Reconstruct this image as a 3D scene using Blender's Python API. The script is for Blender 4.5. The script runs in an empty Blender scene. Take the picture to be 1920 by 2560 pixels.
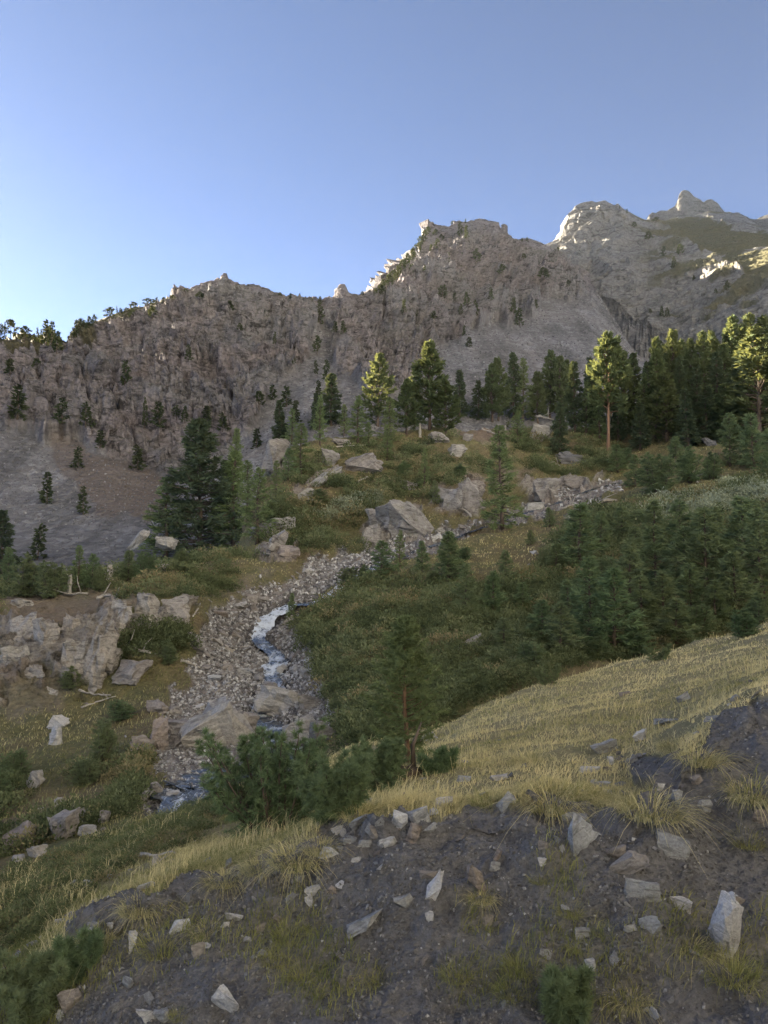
import bpy, bmesh, math, random
import numpy as np
from mathutils import Vector, Matrix
from mathutils.bvhtree import BVHTree

R = math.radians
scene = bpy.context.scene
COL = scene.collection
rng = np.random.default_rng(7)
random.seed(7)

# ------------------------------------------------------------------ camera, sky, sun, exposure
F = 1920.0                      # focal length in photo pixels (photo 1920 x 2560)
PITCH = R(4.0)
CP, SP = math.cos(PITCH), math.sin(PITCH)
cam_data = bpy.data.cameras.new("camera")
cam = bpy.data.objects.new("camera", cam_data)
COL.objects.link(cam)
cam.location = (0, 0, 0)
cam.rotation_euler = (R(90) + PITCH, 0, 0)
cam_data.sensor_fit = 'VERTICAL'
cam_data.angle = 2 * math.atan(1280 / F)
cam_data.clip_start = 0.1
cam_data.clip_end = 20000
scene.camera = cam

SUN_AZ = R(53)                  # to the left of the view direction
SUN_EL = R(16)
sun_dir = Vector((-math.sin(SUN_AZ) * math.cos(SUN_EL), math.cos(SUN_AZ) * math.cos(SUN_EL), math.sin(SUN_EL)))
world = bpy.data.worlds.new("World")
scene.world = world
world.use_nodes = True
wn = world.node_tree
sky = wn.nodes.new('ShaderNodeTexSky')
sky.sky_type = 'NISHITA'
sky.sun_disc = False
sky.sun_elevation = SUN_EL
sky.sun_rotation = -SUN_AZ
sky.altitude = 2000
sky.air_density = 0.22
sky.dust_density = 0.45
sky.ozone_density = 2.0
bg = wn.nodes['Background']
wn.links.new(sky.outputs[0], bg.inputs['Color'])
bg.inputs['Strength'].default_value = 0.05
sl = bpy.data.lights.new("sun", 'SUN')
sl.energy = 4.9
sl.angle = R(0.55)
sl.color = (1.0, 0.87, 0.69)
so = bpy.data.objects.new("sun", sl)
COL.objects.link(so)
so.rotation_euler = sun_dir.to_track_quat('Z', 'Y').to_euler()
scene.view_settings.view_transform = 'Standard'
scene.view_settings.look = 'None'
scene.view_settings.gamma = 1
scene.view_settings.use_curve_mapping = False
scene.view_settings.exposure = 3.68
scene.view_settings.use_white_balance = True      # camera white balance set for shade
scene.view_settings.white_balance_temperature = 6750
scene.view_settings.white_balance_tint = 6
scene.cycles.use_denoising = True
scene.cycles.use_adaptive_sampling = False
scene.cycles.max_bounces = 6
scene.cycles.diffuse_bounces = 3
scene.cycles.transparent_max_bounces = 4
scene.cycles.volume_bounces = 0
scene.cycles.caustics_reflective = False
scene.cycles.caustics_refractive = False


def unproj(px, py, d):
    """photo pixel + distance along the view axis (world Y) -> world point"""
    px, py, d = np.broadcast_arrays(np.asarray(px, float), np.asarray(py, float), np.asarray(d, float))
    a = (px - 960) / F
    b = (1280 - py) / F
    y = CP - b * SP
    z = SP + b * CP
    s = d / y
    return np.stack([a * s, d, z * s], -1)


def row_of(z, d):
    return 1280 - F * (-d * SP + z * CP) / (d * CP + z * SP)


# ------------------------------------------------------------------ noise
_prng = np.random.default_rng(123)
_perm = np.tile(_prng.permutation(256), 3)
_grad = _prng.normal(size=(256, 3))
_grad /= np.linalg.norm(_grad, axis=1)[:, None]


def perlin(P, seed=0):
    P = P + seed * 17.31
    I = np.floor(P).astype(np.int64)
    f = P - I
    u = f * f * f * (f * (f * 6 - 15) + 10)
    X, Y, Z = (I & 255).T
    out = 0
    for i in (0, 1):
        wx = u[:, 0] if i else 1 - u[:, 0]
        for j in (0, 1):
            wy = u[:, 1] if j else 1 - u[:, 1]
            for k in (0, 1):
                wz = u[:, 2] if k else 1 - u[:, 2]
                g = _grad[_perm[_perm[_perm[(X + i) & 255] + ((Y + j) & 255)] + ((Z + k) & 255)]]
                out = out + wx * wy * wz * (g[:, 0] * (f[:, 0] - i) + g[:, 1] * (f[:, 1] - j) + g[:, 2] * (f[:, 2] - k))
    return out * 1.5


def fbm(P, octs=5, seed=0, gain=0.5):
    a, s, o = 1.0, 1.0, 0
    for i in range(octs):
        o = o + a * perlin(P * s, seed + i)
        a *= gain
        s *= 2.03
    return o


def ridged(P, octs=5, seed=0, gain=0.5):
    a, s, o = 1.0, 1.0, 0
    for i in range(octs):
        o = o + a * (1 - 2 * np.abs(perlin(P * s, seed + i)))
        a *= gain
        s *= 2.03
    return o


def blocks(P, seed=0):
    """angular blocks: each Voronoi cell gets its own tilted facet"""
    I = np.floor(P).astype(np.int64)
    best = np.full(len(P), 1e9)
    bv = np.zeros(len(P))
    for i in (-1, 0, 1):
        for j in (-1, 0, 1):
            for k in (-1, 0, 1):
                C = I + (i, j, k)
                h = _perm[_perm[_perm[(C[:, 0] + seed) & 255] + (C[:, 1] & 255)] + (C[:, 2] & 255)]
                off = (_grad[h] * 0.5 + 0.5)
                dv = P - C - off
                d2 = (dv * dv).sum(1)
                h2 = _perm[h + 57]
                val = h2 / 255.0 - 0.5 + (dv * _grad[h2]).sum(1) * 1.1
                m = d2 < best
                best = np.where(m, d2, best)
                bv = np.where(m, val, bv)
    return bv


def inpoly(px, py, poly):
    n = len(poly)
    r = np.zeros(px.shape, bool)
    for i in range(n):
        x1, y1 = poly[i]
        x2, y2 = poly[(i + 1) % n]
        c = ((y1 > py) != (y2 > py)) & (px < (x2 - x1) * (py - y1) / ((y2 - y1) or 1e-9) + x1)
        r ^= c
    return r


def polydist(px, py, line):
    best = np.full(px.shape, 1e9)
    for (x1, y1), (x2, y2) in zip(line[:-1], line[1:]):
        dx, dy = x2 - x1, y2 - y1
        t = np.clip(((px - x1) * dx + (py - y1) * dy) / (dx * dx + dy * dy), 0, 1)
        best = np.minimum(best, np.hypot(px - x1 - t * dx, py - y1 - t * dy))
    return best


# ------------------------------------------------------------------ mesh helpers
def make_mesh(name, V, Fc, mat=None, attrs=None, smooth=False):
    V = np.asarray(V, np.float32)
    Fc = np.asarray(Fc, np.int32)
    m = bpy.data.meshes.new(name)
    m.vertices.add(len(V))
    m.vertices.foreach_set('co', V.ravel())
    k = Fc.shape[1]
    m.loops.add(Fc.size)
    m.loops.foreach_set('vertex_index', Fc.ravel())
    m.polygons.add(len(Fc))
    m.polygons.foreach_set('loop_start', np.arange(0, Fc.size, k, dtype=np.int32))
    m.polygons.foreach_set('use_smooth', np.full(len(Fc), smooth))
    m.update(calc_edges=True)
    m.validate()
    if mat:
        m.materials.append(mat)
    for kx, v in (attrs or {}).items():
        a = m.attributes.new(kx, 'FLOAT', 'POINT')
        a.data.foreach_set('value', np.asarray(v, np.float32))
    return m


def obj(name, mesh, parent=None):
    o = bpy.data.objects.new(name, mesh)
    COL.objects.link(o)
    if parent:
        o.parent = parent
    return o


def tag(o, label=None, cat=None, group=None, kind=None):
    for k, v in (('label', label), ('category', cat), ('group', group), ('kind', kind)):
        if v:
            o[k] = v
    return o


ORD = ['first', 'second', 'third', 'fourth', 'fifth', 'sixth', 'seventh', 'eighth', 'ninth', 'tenth', 'eleventh',
       'twelfth', 'thirteenth', 'fourteenth', 'fifteenth', 'sixteenth', 'seventeenth', 'eighteenth', 'nineteenth',
       'twentieth'] + ['twenty-' + s for s in ('first', 'second', 'third', 'fourth', 'fifth', 'sixth', 'seventh',
       'eighth', 'ninth')] + ['thirtieth'] + ['thirty-' + s for s in ('first', 'second', 'third', 'fourth', 'fifth',
       'sixth', 'seventh', 'eighth', 'ninth')] + ['fortieth'] + ['forty-' + s for s in ('first', 'second', 'third', 'fourth', 'fifth', 'sixth', 'seventh', 'eighth', 'ninth')] + ['fiftieth'] + ['fifty-' + s for s in ('first', 'second', 'third', 'fourth', 'fifth', 'sixth', 'seventh', 'eighth', 'ninth')] + ['sixtieth']


# ------------------------------------------------------------------ materials
class NT:
    def __init__(self, name):
        self.m = bpy.data.materials.new(name)
        self.m.use_nodes = True
        self.t = self.m.node_tree
        self.b = self.t.nodes['Principled BSDF']
        self.b.inputs['Roughness'].default_value = 0.9
        self.b.inputs['Specular IOR Level'].default_value = 0.2

    def n(self, ty, **kw):
        nd = self.t.nodes.new(ty)
        for k, v in kw.items():
            if k.startswith('_'):
                nd.inputs[k[1:].replace('_', ' ')].default_value = v
            else:
                setattr(nd, k, v)
        return nd

    def l(self, a, b):
        self.t.links.new(a, b)

    def attr(self, name):
        return self.n('ShaderNodeAttribute', attribute_name=name).outputs['Fac']

    def coord(self, which='Object', scale=None, rot=None):
        c = self.n('ShaderNodeTexCoord').outputs[which]
        if scale is not None or rot is not None:
            mp = self.n('ShaderNodeMapping')
            if scale is not None:
                mp.inputs['Scale'].default_value = scale
            if rot is not None:
                mp.inputs['Rotation'].default_value = rot
            self.l(c, mp.inputs['Vector'])
            c = mp.outputs[0]
        return c

    def noise(self, vec, scale, detail=6, rough=0.55, dist=0.0):
        nd = self.n('ShaderNodeTexNoise', _Scale=scale, _Detail=detail, _Roughness=rough, _Distortion=dist)
        self.l(vec, nd.inputs['Vector'])
        return nd.outputs['Fac']

    def voro(self, vec, scale, feature='F1', out='Distance', rand=1.0):
        nd = self.n('ShaderNodeTexVoronoi', feature=feature, _Scale=scale, _Randomness=rand)
        self.l(vec, nd.inputs['Vector'])
        return nd.outputs[out]

    def ramp(self, fac, stops, interp='LINEAR'):
        nd = self.n('ShaderNodeValToRGB')
        cr = nd.color_ramp
        cr.interpolation = interp
        while len(cr.elements) < len(stops):
            cr.elements.new(0.5)
        for e, (p, c) in zip(cr.elements, stops):
            e.position = p
            if not isinstance(c, (tuple, list)):
                c = (c, c, c)
            e.color = (*c, 1)
        self.l(fac, nd.inputs[0])
        return nd.outputs[0]

    def mix(self, fac, a, b, mode='MIX'):
        nd = self.n('ShaderNodeMix', data_type='RGBA', blend_type=mode)
        for i_, v in ((0, fac), (6, a), (7, b)):
            s = nd.inputs[i_]
            if isinstance(v, (int, float)):
                s.default_value = v if i_ == 0 else (v, v, v, 1)
            elif isinstance(v, tuple):
                s.default_value = (*v, 1)
            else:
                self.l(v, s)
        return nd.outputs[2]

    def math(self, op, a, b=0.0):
        nd = self.n('ShaderNodeMath', operation=op)
        for v, s in ((a, nd.inputs[0]), (b, nd.inputs[1])):
            if isinstance(v, (int, float)):
                s.default_value = v
            else:
                self.l(v, s)
        return nd.outputs[0]

    def bump(self, h, strength=0.5, dist=0.1, prev=None):
        nd = self.n('ShaderNodeBump', _Strength=strength, _Distance=dist)
        self.l(h, nd.inputs['Height'])
        if prev is not None:
            self.l(prev, nd.inputs['Normal'])
        return nd.outputs[0]

    def out(self, color=None, normal=None, rough=None):
        if color is not None:
            if isinstance(color, tuple):
                self.b.inputs['Base Color'].default_value = (*color, 1)
            else:
                self.l(color, self.b.inputs['Base Color'])
        if normal is not None:
            self.l(normal, self.b.inputs['Normal'])
        if rough is not None:
            if isinstance(rough, (int, float)):
                self.b.inputs['Roughness'].default_value = rough
            else:
                self.l(rough, self.b.inputs['Roughness'])
        return self.m


def terrain_mat(name, S, rock_a, rock_b, rock_c, scree_a, scree_b, veg_a, veg_b, veg_c, soil_a, soil_b, dark=0.35):
    """one material for a terrain sheet; S = size of the rock texture in metres"""
    t = NT(name)
    c = t.coord('Object')
    big = t.noise(c, 0.25 / S, 5)
    mid = t.noise(c, 1.3 / S, 8, 0.65, 0.4)
    fine = t.noise(c, 7.0 / S, 6, 0.7)
    # rock
    strat = t.coord('Object', scale=(1.0, 1.0, 2.6), rot=(R(25), R(28), 0))
    st = t.noise(strat, 1.2 / S, 8, 0.62, 1.2)
    rk = t.mix(t.ramp(mid, [(0.32, 0.0), (0.68, 1.0)]), rock_a, rock_b)
    rk = t.mix(t.ramp(big, [(0.40, 0.0), (0.62, 1.0)]), rk, rock_c)
    rk = t.mix(t.ramp(st, [(0.36, 1.0), (0.50, 0.0)]), rk, t.mix(dark, rk, (0.02, 0.018, 0.017)))
    rk = t.mix(1.0, rk, t.ramp(fine, [(0.35, 0.6), (0.65, 1.0)]), 'MULTIPLY')
    cr = t.voro(strat, 0.9 / S, 'DISTANCE_TO_EDGE')
    rk = t.mix(t.ramp(cr, [(0.0, 0.22), (0.06, 0.0)]), rk, (0.02, 0.018, 0.017))
    # scree: stones of many sizes
    vs = t.voro(c, 6.0 / S, 'F1', 'Color')
    vsl = t.n('ShaderNodeSeparateColor')
    t.l(vs, vsl.inputs[0])
    v2 = t.voro(c, 2.0 / S, 'F1', 'Color')
    v2l = t.n('ShaderNodeSeparateColor')
    t.l(v2, v2l.inputs[0])
    sc = t.mix(t.ramp(vsl.outputs[0], [(0.0, 0.0), (0.75, 0.5), (1.0, 1.0)]), scree_a, scree_b)
    sc = t.mix(t.ramp(v2l.outputs[0], [(0.90, 0.0), (0.93, 0.8)]), sc, scree_b)
    sc = t.mix(t.ramp(big, [(0.35, 0.0), (0.7, 0.6)]), sc, t.mix(0.5, sc, soil_b))
    strk = t.noise(t.coord('Object', scale=(1.0, 0.15, 0.15)), 1.0 / S, 6, 0.6)
    sc = t.mix(1.0, sc, t.ramp(strk, [(0.35, 0.62), (0.62, 1.15)]), 'MULTIPLY')
    # vegetation floor
    vg = t.mix(t.ramp(mid, [(0.35, 0.0), (0.65, 1.0)]), veg_a, veg_b)
    vg = t.mix(t.ramp(big, [(0.45, 0.0), (0.65, 1.0)]), vg, veg_c)
    vg = t.mix(t.ramp(fine, [(0.3, 0.6), (0.65, 1.0)]), (0.02, 0.022, 0.012), vg)
    # soil
    sl_ = t.mix(t.ramp(fine, [(0.3, 0.0), (0.7, 1.0)]), soil_a, soil_b)
    sl_ = t.mix(t.ramp(mid, [(0.3, 0.65), (0.6, 1.0)]), (0.01, 0.01, 0.01), sl_)
    col = t.mix(t.attr('scree'), rk, sc)
    col = t.mix(t.attr('soil'), col, sl_)
    col = t.mix(t.attr('veg'), col, vg)
    col = t.mix(t.attr('wet'), col, t.mix(0.68, col, (0.012, 0.012, 0.013)))
    h = t.math('ADD', t.math('MULTIPLY', st, 1.0), t.math('MULTIPLY', fine, 0.45))
    h = t.math('ADD', h, t.math('MULTIPLY', t.voro(c, 6.0 / S), -0.25))
    return t.out(col, t.bump(h, 0.9, 0.35 * S), 0.95)


# ------------------------------------------------------------------ terrain sheets
def cols(a, b, dense_a, dense_b, n_dense, n_coarse):
    left = np.linspace(a, dense_a, max(2, n_coarse))[:-1] if a < dense_a else np.array([])
    right = np.linspace(dense_b, b, max(2, n_coarse))[1:] if b > dense_b else np.array([])
    return np.concatenate([left, np.linspace(dense_a, dense_b, n_dense), right])


class Sheet:
    def __init__(self, xs, lines, rows, smooth=6, keep=()):
        self.xs = xs
        L = []
        for ln in lines:
            a = np.array(ln, float)
            L.append((np.interp(xs, a[:, 0], a[:, 1]), np.interp(xs, a[:, 0], np.log(a[:, 2]))))
        py, ld, lock = [], [], []
        for i, n in enumerate(rows):
            t = np.linspace(0, 1, n, endpoint=False)[:, None]
            py.append(L[i][0] * (1 - t) + L[i + 1][0] * t)
            ld.append(L[i][1] * (1 - t) + L[i + 1][1] * t)
            lk = np.zeros(n)
            if i in keep:
                lk[0] = 1
            lock.append(lk)
        py.append(L[-1][0][None]); ld.append(L[-1][1][None]); lock.append(np.ones(1))
        self.py = np.concatenate(py); self.ld = np.concatenate(ld)
        lock = np.concatenate(lock)[:, None]
        lock[0] = 1
        for _ in range(smooth):
            for A in (self.py, self.ld):
                s = A.copy()
                s[1:-1] = 0.25 * A[:-2] + 0.5 * A[1:-1] + 0.25 * A[2:]
                A[:] = A * lock + s * (1 - lock)
        self.px = np.broadcast_to(xs, self.py.shape).copy()
        self.nv, self.nu = self.py.shape
        self.P = unproj(self.px, self.py, np.exp(self.ld))

    @property
    def flat(self):
        return self.P.reshape(-1, 3)

    def normals(self):
        du = np.gradient(self.P, axis=1)
        dv = np.gradient(self.P, axis=0)
        n = np.cross(du, dv)
        n /= np.linalg.norm(n, axis=2)[:, :, None] + 1e-12
        return n

    def displace(self, amount):
        n = self.normals()
        self.P = self.P + n * amount.reshape(self.nv, self.nu)[:, :, None]

    def quads(self):
        i = np.arange((self.nv - 1) * self.nu).reshape(self.nv - 1, self.nu)[:, :-1].ravel()
        return np.stack([i, i + 1, i + self.nu + 1, i + self.nu], 1)

    def build(self, name, mat, attrs, smooth=False):
        q = self.quads()
        o = obj(name, make_mesh(name, self.flat, q, mat, attrs, smooth))
        tag(o, kind='structure')
        self.bvh = BVHTree.FromPolygons(self.flat.tolist(), q.tolist())
        return o

    def sample(self, n, mask=None, power=None):
        """n random points, even in the picture; mask = weights per grid vertex"""
        if mask is None:
            w = np.ones((self.nv - 1) * (self.nu - 1))
        else:
            w = mask.reshape(self.nv, self.nu)[:-1, :-1].ravel().astype(float)
        w = w / w.sum()
        c = rng.choice(len(w), n, p=w)
        v, u = np.divmod(c, self.nu - 1)
        a, b = rng.random(n)[:, None], rng.random(n)[:, None]
        P = self.P
        p = (P[v, u] * (1 - a) + P[v, u + 1] * a) * (1 - b) + (P[v + 1, u] * (1 - a) + P[v + 1, u + 1] * a) * b
        nn = self.N[v * self.nu + u]
        return p, nn, v * self.nu + u


def soft(mask, s, k=2):
    """blur a mask on the sheet's grid"""
    m = mask.reshape(s.nv, s.nu).astype(float)
    for _ in range(k):
        m[1:-1] = 0.25 * m[:-2] + 0.5 * m[1:-1] + 0.25 * m[2:]
        m[:, 1:-1] = 0.25 * m[:, :-2] + 0.5 * m[:, 1:-1] + 0.25 * m[:, 2:]
    return m.ravel()


STREAM = [(1545, 1207), (1470, 1225), (1400, 1255), (1250, 1303), (1150, 1340), (1080, 1362), (960, 1405), (880, 1450), (835, 1490),
          (790, 1512), (720, 1517), (680, 1540), (650, 1560), (645, 1590), (668, 1612), (708, 1640), (700, 1660), (680, 1680),
          (698, 1702), (692, 1730), (662, 1755), (640, 1778), (650, 1802), (700, 1818), (732, 1842), (735, 1870), (655, 1920),
          (540, 1985), (400, 2020)]
BED = [(560, 1500), (530, 1550), (480, 1650), (450, 1720), (420, 1800), (400, 1900), (365, 2035), (570, 2000), (640, 1950), (760, 1890),
       (850, 1800), (815, 1740), (775, 1650), (745, 1590), (725, 1545), (800, 1505), (850, 1465), (1000, 1405), (1130, 1355),
       (1200, 1325), (1290, 1312), (1400, 1285), (1545, 1228), (1545, 1200), (1380, 1230), (1290, 1280), (1150, 1312),
       (1000, 1348), (900, 1378), (780, 1388), (740, 1420), (690, 1470), (600, 1490)]

# ---- foreground: eroded earth bank and the grass shoulder behind it
fg = Sheet(cols(-900, 2900, -420, 2460, 660, 14), [
    [(-900, 3300, 4.6), (0, 2950, 4.3), (500, 2850, 3.9), (1000, 2850, 3.7), (1900, 2800, 3.6), (2900, 2800, 3.4)],
    [(-900, 2800, 6.0), (0, 2620, 5.6), (500, 2580, 5.1), (1000, 2580, 4.9), (1920, 2580, 4.5), (2900, 2560, 4.2)],
    [(-900, 2620, 6.4), (0, 2480, 6.2), (120, 2400, 6.3), (200, 2340, 6.4), (300, 2290, 6.4), (420, 2240, 6.5), (600, 2200, 6.5),
     (700, 2160, 6.5), (780, 2130, 6.5), (850, 2090, 6.6), (1000, 2065, 6.5), (1150, 2040, 6.5), (1350, 2045, 6.3), (1450, 2060, 6.2),
     (1580, 2080, 6.1), (1650, 2010, 6.4), (1700, 1925, 6.9), (1790, 1850, 7.4), (1870, 1800, 7.6), (1920, 1775, 7.7), (2900, 1600, 9)],
    [(-900, 2560, 7.0), (0, 2415, 6.9), (200, 2300, 7.0), (420, 2205, 7.2), (700, 2120, 7.3), (850, 2050, 7.4), (1000, 2025, 7.4),
     (1350, 1995, 7.2), (1560, 1990, 7.1), (1650, 1930, 7.4), (1700, 1870, 7.8), (1790, 1800, 8.4), (1920, 1735, 8.8), (2900, 1550, 10)],
    [(-900, 2450, 9.0), (0, 2290, 9.2), (400, 2130, 10), (700, 2040, 10.5), (1000, 1940, 11), (1350, 1830, 12), (1600, 1760, 13), (1920, 1640, 15), (2900, 1420, 17)],
    [(-900, 2350, 11), (0, 2185, 12), (130, 2130, 12.3), (300, 2075, 13), (480, 2010, 14), (560, 1975, 14.5), (700, 1945, 15.2), (900, 1875, 17), (1060, 1825, 18.5),
     (1200, 1765, 20), (1400, 1695, 22.5), (1600, 1640, 26), (1800, 1590, 28.5), (1920, 1545, 30), (2900, 1280, 34)],
    [(-900, 2600, 14), (0, 2420, 15), (500, 2230, 18), (900, 2060, 21), (1200, 1930, 25), (1600, 1790, 32), (1920, 1690, 37), (2900, 1420, 42)],
    [(-900, 2900, 18), (0, 2700, 20), (500, 2500, 24), (900, 2300, 28), (1200, 2150, 33), (1600, 2000, 42), (1920, 1880, 50), (2900, 1600, 60)],
], [14, 150, 34, 70, 80, 22, 12], smooth=5, keep=(5,))
Q = fg.flat
fx, fy = fg.px.ravel(), fg.py.ravel()
fd = Q[:, 1]
edge_row = np.interp(fx, [-900, 0, 120, 200, 300, 420, 600, 700, 780, 850, 1000, 1150, 1350, 1450, 1580, 1650, 1700, 1790, 1870, 1920, 2900],
                     [2620, 2470, 2390, 2330, 2275, 2225, 2185, 2145, 2115, 2065, 2040, 2015, 2015, 2030, 2040, 1965, 1890, 1820, 1770, 1745, 1570])
edge_row = edge_row + 26 * fbm(np.stack([fx / 90, fx * 0, fx * 0 + 3], 1), 3, 5)
earth = (fy > edge_row)
earth |= inpoly(fx, fy, [(1560, 1900), (1640, 1890), (1700, 1880), (1690, 1990), (1590, 1960)])
nz = fbm(Q * 0.9, 4, 3)
earth_s = soft(earth, fg, 1)
disp = earth_s * (0.11 * fbm(Q * 1.1, 4, 1) + 0.035 * ridged(Q * np.array([2.2, 2.2, 0.9]), 3, 9) + 0.022 * fbm(Q * 6, 4, 3) + 0.010 * blocks(Q * 17, 5)) \
    + (1 - earth_s) * (0.14 * fbm(Q * 0.4, 3, 2) + 0.025 * fbm(Q * 2.0, 3, 6))
disp *= np.clip((fd - 3) / 2, 0, 1)
# turf lip overhanging the scar
lip = np.exp(-((fy - (edge_row - 12)) / 26.0) ** 2) * (fx > 200)
disp += 0.10 * lip * (0.6 + 0.8 * nz)
under = np.exp(-((fy - (edge_row + 45)) / 34.0) ** 2) * (fx > 250)
disp -= 0.10 * under
fg.displace(disp)
fg.N = fg.normals().reshape(-1, 3)
moss = np.zeros(len(Q))
for (x, y, rx, ry) in [(160, 2440, 190, 90), (700, 2330, 90, 120), (480, 2330, 130, 70), (1350, 2420, 90, 110), (1500, 2480, 120, 90),
                       (780, 2440, 120, 90), (1720, 2360, 110, 120), (1880, 2420, 80, 120), (1180, 2290, 60, 90), (1400, 2190, 70, 90),
                       (1880, 2000, 60, 90), (1200, 2460, 100, 70), (60, 2540, 120, 60)]:
    moss = np.maximum(moss, np.clip(1.25 - np.hypot((fx - x) / rx, (fy - y) / ry) + 0.9 * nz, 0, 1))
moss *= earth_s
fgveg = np.clip((1 - earth_s) + moss * 0.22, 0, 1)
m_fg = terrain_mat('earth_and_turf', 0.28, (0.16, 0.15, 0.145), (0.22, 0.21, 0.20), (0.19, 0.18, 0.17), (0.10, 0.10, 0.10), (0.26, 0.26, 0.26),
                   (0.20, 0.19, 0.10), (0.38, 0.33, 0.19), (0.30, 0.26, 0.15), (0.118, 0.114, 0.117), (0.222, 0.216, 0.222))
fg.build('ground', m_fg, {'scree': np.zeros(len(Q)), 'veg': fgveg, 'soil': earth_s}, smooth=True)
fg_earth = earth_s.copy()

# ---- middle ground: the gully with the stream, the ledge on the left, the wooded knoll, the slope on the right
mg = Sheet(cols(-900, 3200, -300, 2260, 650, 14), [
    [(-900, 2700, 13), (-500, 2600, 14), (0, 2450, 14.5), (500, 2300, 17), (900, 2120, 20), (1200, 2000, 23), (1600, 1850, 30), (1920, 1750, 34), (3200, 1500, 40)],
    [(-900, 2400, 16), (-500, 2320, 17), (0, 2195, 18), (300, 2085, 19), (500, 2015, 21), (700, 1960, 23), (900, 1870, 24), (1100, 1795, 26), (1300, 1715, 29),
     (1600, 1630, 33), (1920, 1540, 38), (3200, 1250, 45)],
    [(-900, 2040, 27), (0, 1965, 27), (300, 1930, 27), (500, 1865, 29), (650, 1825, 31), (750, 1820, 30.5), (900, 1750, 30), (1100, 1680, 32),
     (1300, 1600, 36), (1600, 1530, 41), (1920, 1450, 47), (3200, 1150, 55)],
    [(-900, 1820, 36), (0, 1750, 35.5), (250, 1745, 36), (400, 1705, 37), (560, 1690, 38), (680, 1700, 38), (780, 1665, 37), (950, 1600, 37),
     (1100, 1560, 40), (1300, 1490, 46), (1600, 1430, 51), (1920, 1370, 57), (3200, 1050, 68)],
    [(-900, 1600, 41), (0, 1560, 39.5), (200, 1545, 40), (330, 1512, 41), (455, 1500, 43), (520, 1560, 45), (600, 1592, 46), (655, 1600, 45.5),
     (740, 1572, 45), (900, 1510, 46), (1100, 1450, 52), (1300, 1400, 58), (1600, 1350, 60), (1920, 1300, 66), (3200, 950, 82)],
    [(-900, 1490, 50), (0, 1480, 49), (200, 1455, 51), (430, 1412, 55), (600, 1415, 57), (700, 1435, 58), (790, 1465, 58), (900, 1420, 60),
     (1100, 1370, 66), (1300, 1330, 70), (1600, 1290, 73), (1920, 1230, 80), (3200, 850, 100)],
    [(-900, 1530, 68), (0, 1510, 66), (200, 1480, 66), (400, 1440, 66), (560, 1412, 66), (700, 1402, 68), (800, 1402, 70), (950, 1375, 72), (1100, 1338, 77),
     (1300, 1280, 86), (1500, 1228, 93), (1700, 1190, 92), (1920, 1150, 97), (3200, 750, 125)],
    [(-900, 1600, 90), (0, 1580, 88), (400, 1500, 80), (560, 1430, 74), (640, 1385, 73), (700, 1365, 74), (850, 1345, 77), (950, 1335, 79), (1100, 1305, 83), (1200, 1290, 87),
     (1340, 1245, 96), (1540, 1198, 108), (1700, 1150, 108), (1920, 1100, 112), (3200, 650, 145)],
    [(-900, 1680, 115), (0, 1660, 110), (400, 1580, 96), (560, 1480, 84), (640, 1300, 81), (690, 1235, 83), (800, 1215, 86), (950, 1245, 85), (1030, 1255, 86), (1100, 1225, 88), (1190, 1205, 91),
     (1300, 1205, 101), (1400, 1180, 110), (1560, 1150, 117), (1700, 1110, 120), (1920, 1050, 127), (3200, 560, 165)],
    [(-900, 1750, 140), (0, 1730, 130), (400, 1650, 112), (580, 1480, 96), (650, 1200, 93), (700, 1130, 95), (800, 1100, 101), (950, 1090, 107), (1100, 1068, 113), (1300, 1075, 121),
     (1500, 1085, 129), (1700, 1050, 136), (1920, 990, 147), (3200, 500, 185)],
    [(-900, 1800, 170), (0, 1780, 160), (500, 1650, 125), (650, 1350, 110), (800, 1150, 120), (1000, 1120, 132), (1300, 1115, 148), (1500, 1070, 160),
     (1700, 1015, 172), (1920, 945, 185), (3200, 450, 210)],
    [(-900, 1850, 220), (0, 1800, 200), (800, 1400, 160), (1300, 1320, 190), (1600, 1200, 225), (1920, 1050, 240), (3200, 500, 270)],
], [8, 52, 58, 62, 46, 30, 26, 40, 46, 24, 8], smooth=4, keep=(4,))
Q = mg.flat.copy()
mx, my = mg.px.ravel(), mg.py.ravel()
mdist = Q[:, 1]
wob = np.stack([mx / 40, my / 40, mx * 0], 1)
wx = mx + 34 * fbm(wob, 4, 11)
wy = my + 24 * fbm(wob, 4, 21)
bed = inpoly(wx, wy, BED)
sdist = polydist(mx, my, STREAM)
ROCKS = [
    [(-300, 1560), (0, 1548), (60, 1560), (120, 1575), (230, 1545), (300, 1508), (455, 1497), (468, 1560), (350, 1585), (300, 1610), (262, 1650), (245, 1725), (150, 1715), (60, 1700), (0, 1770), (-300, 1780)],
    [(915, 1315), (950, 1280), (1050, 1270), (1085, 1300), (1080, 1335), (990, 1352), (910, 1372)],
    [(1075, 1212), (1195, 1200), (1200, 1290), (1130, 1300), (1085, 1270)],
    [(1310, 1215), (1400, 1200), (1515, 1195), (1400, 1243), (1310, 1265)],
    [(738, 1245), (780, 1200), (845, 1172), (852, 1190), (795, 1222), (752, 1262)],
    [(670, 1320), (735, 1290), (740, 1310), (690, 1345), (650, 1350)], [(640, 1380), (720, 1370), (740, 1400), (650, 1400)],
    [(655, 1130), (720, 1110), (725, 1170), (680, 1200), (655, 1180)], [(1330, 1070), (1385, 1060), (1375, 1105), (1340, 1100)],
    [(380, 1340), (430, 1310), (470, 1370), (400, 1400)],
]
rock = np.zeros(len(Q), bool)
for p_ in ROCKS:
    rock |= inpoly(wx, wy, p_)
soilm = inpoly(wx, wy, [(0, 1490), (200, 1470), (360, 1480), (330, 1510), (230, 1545), (120, 1575), (0, 1550)]) * 0.75
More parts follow.
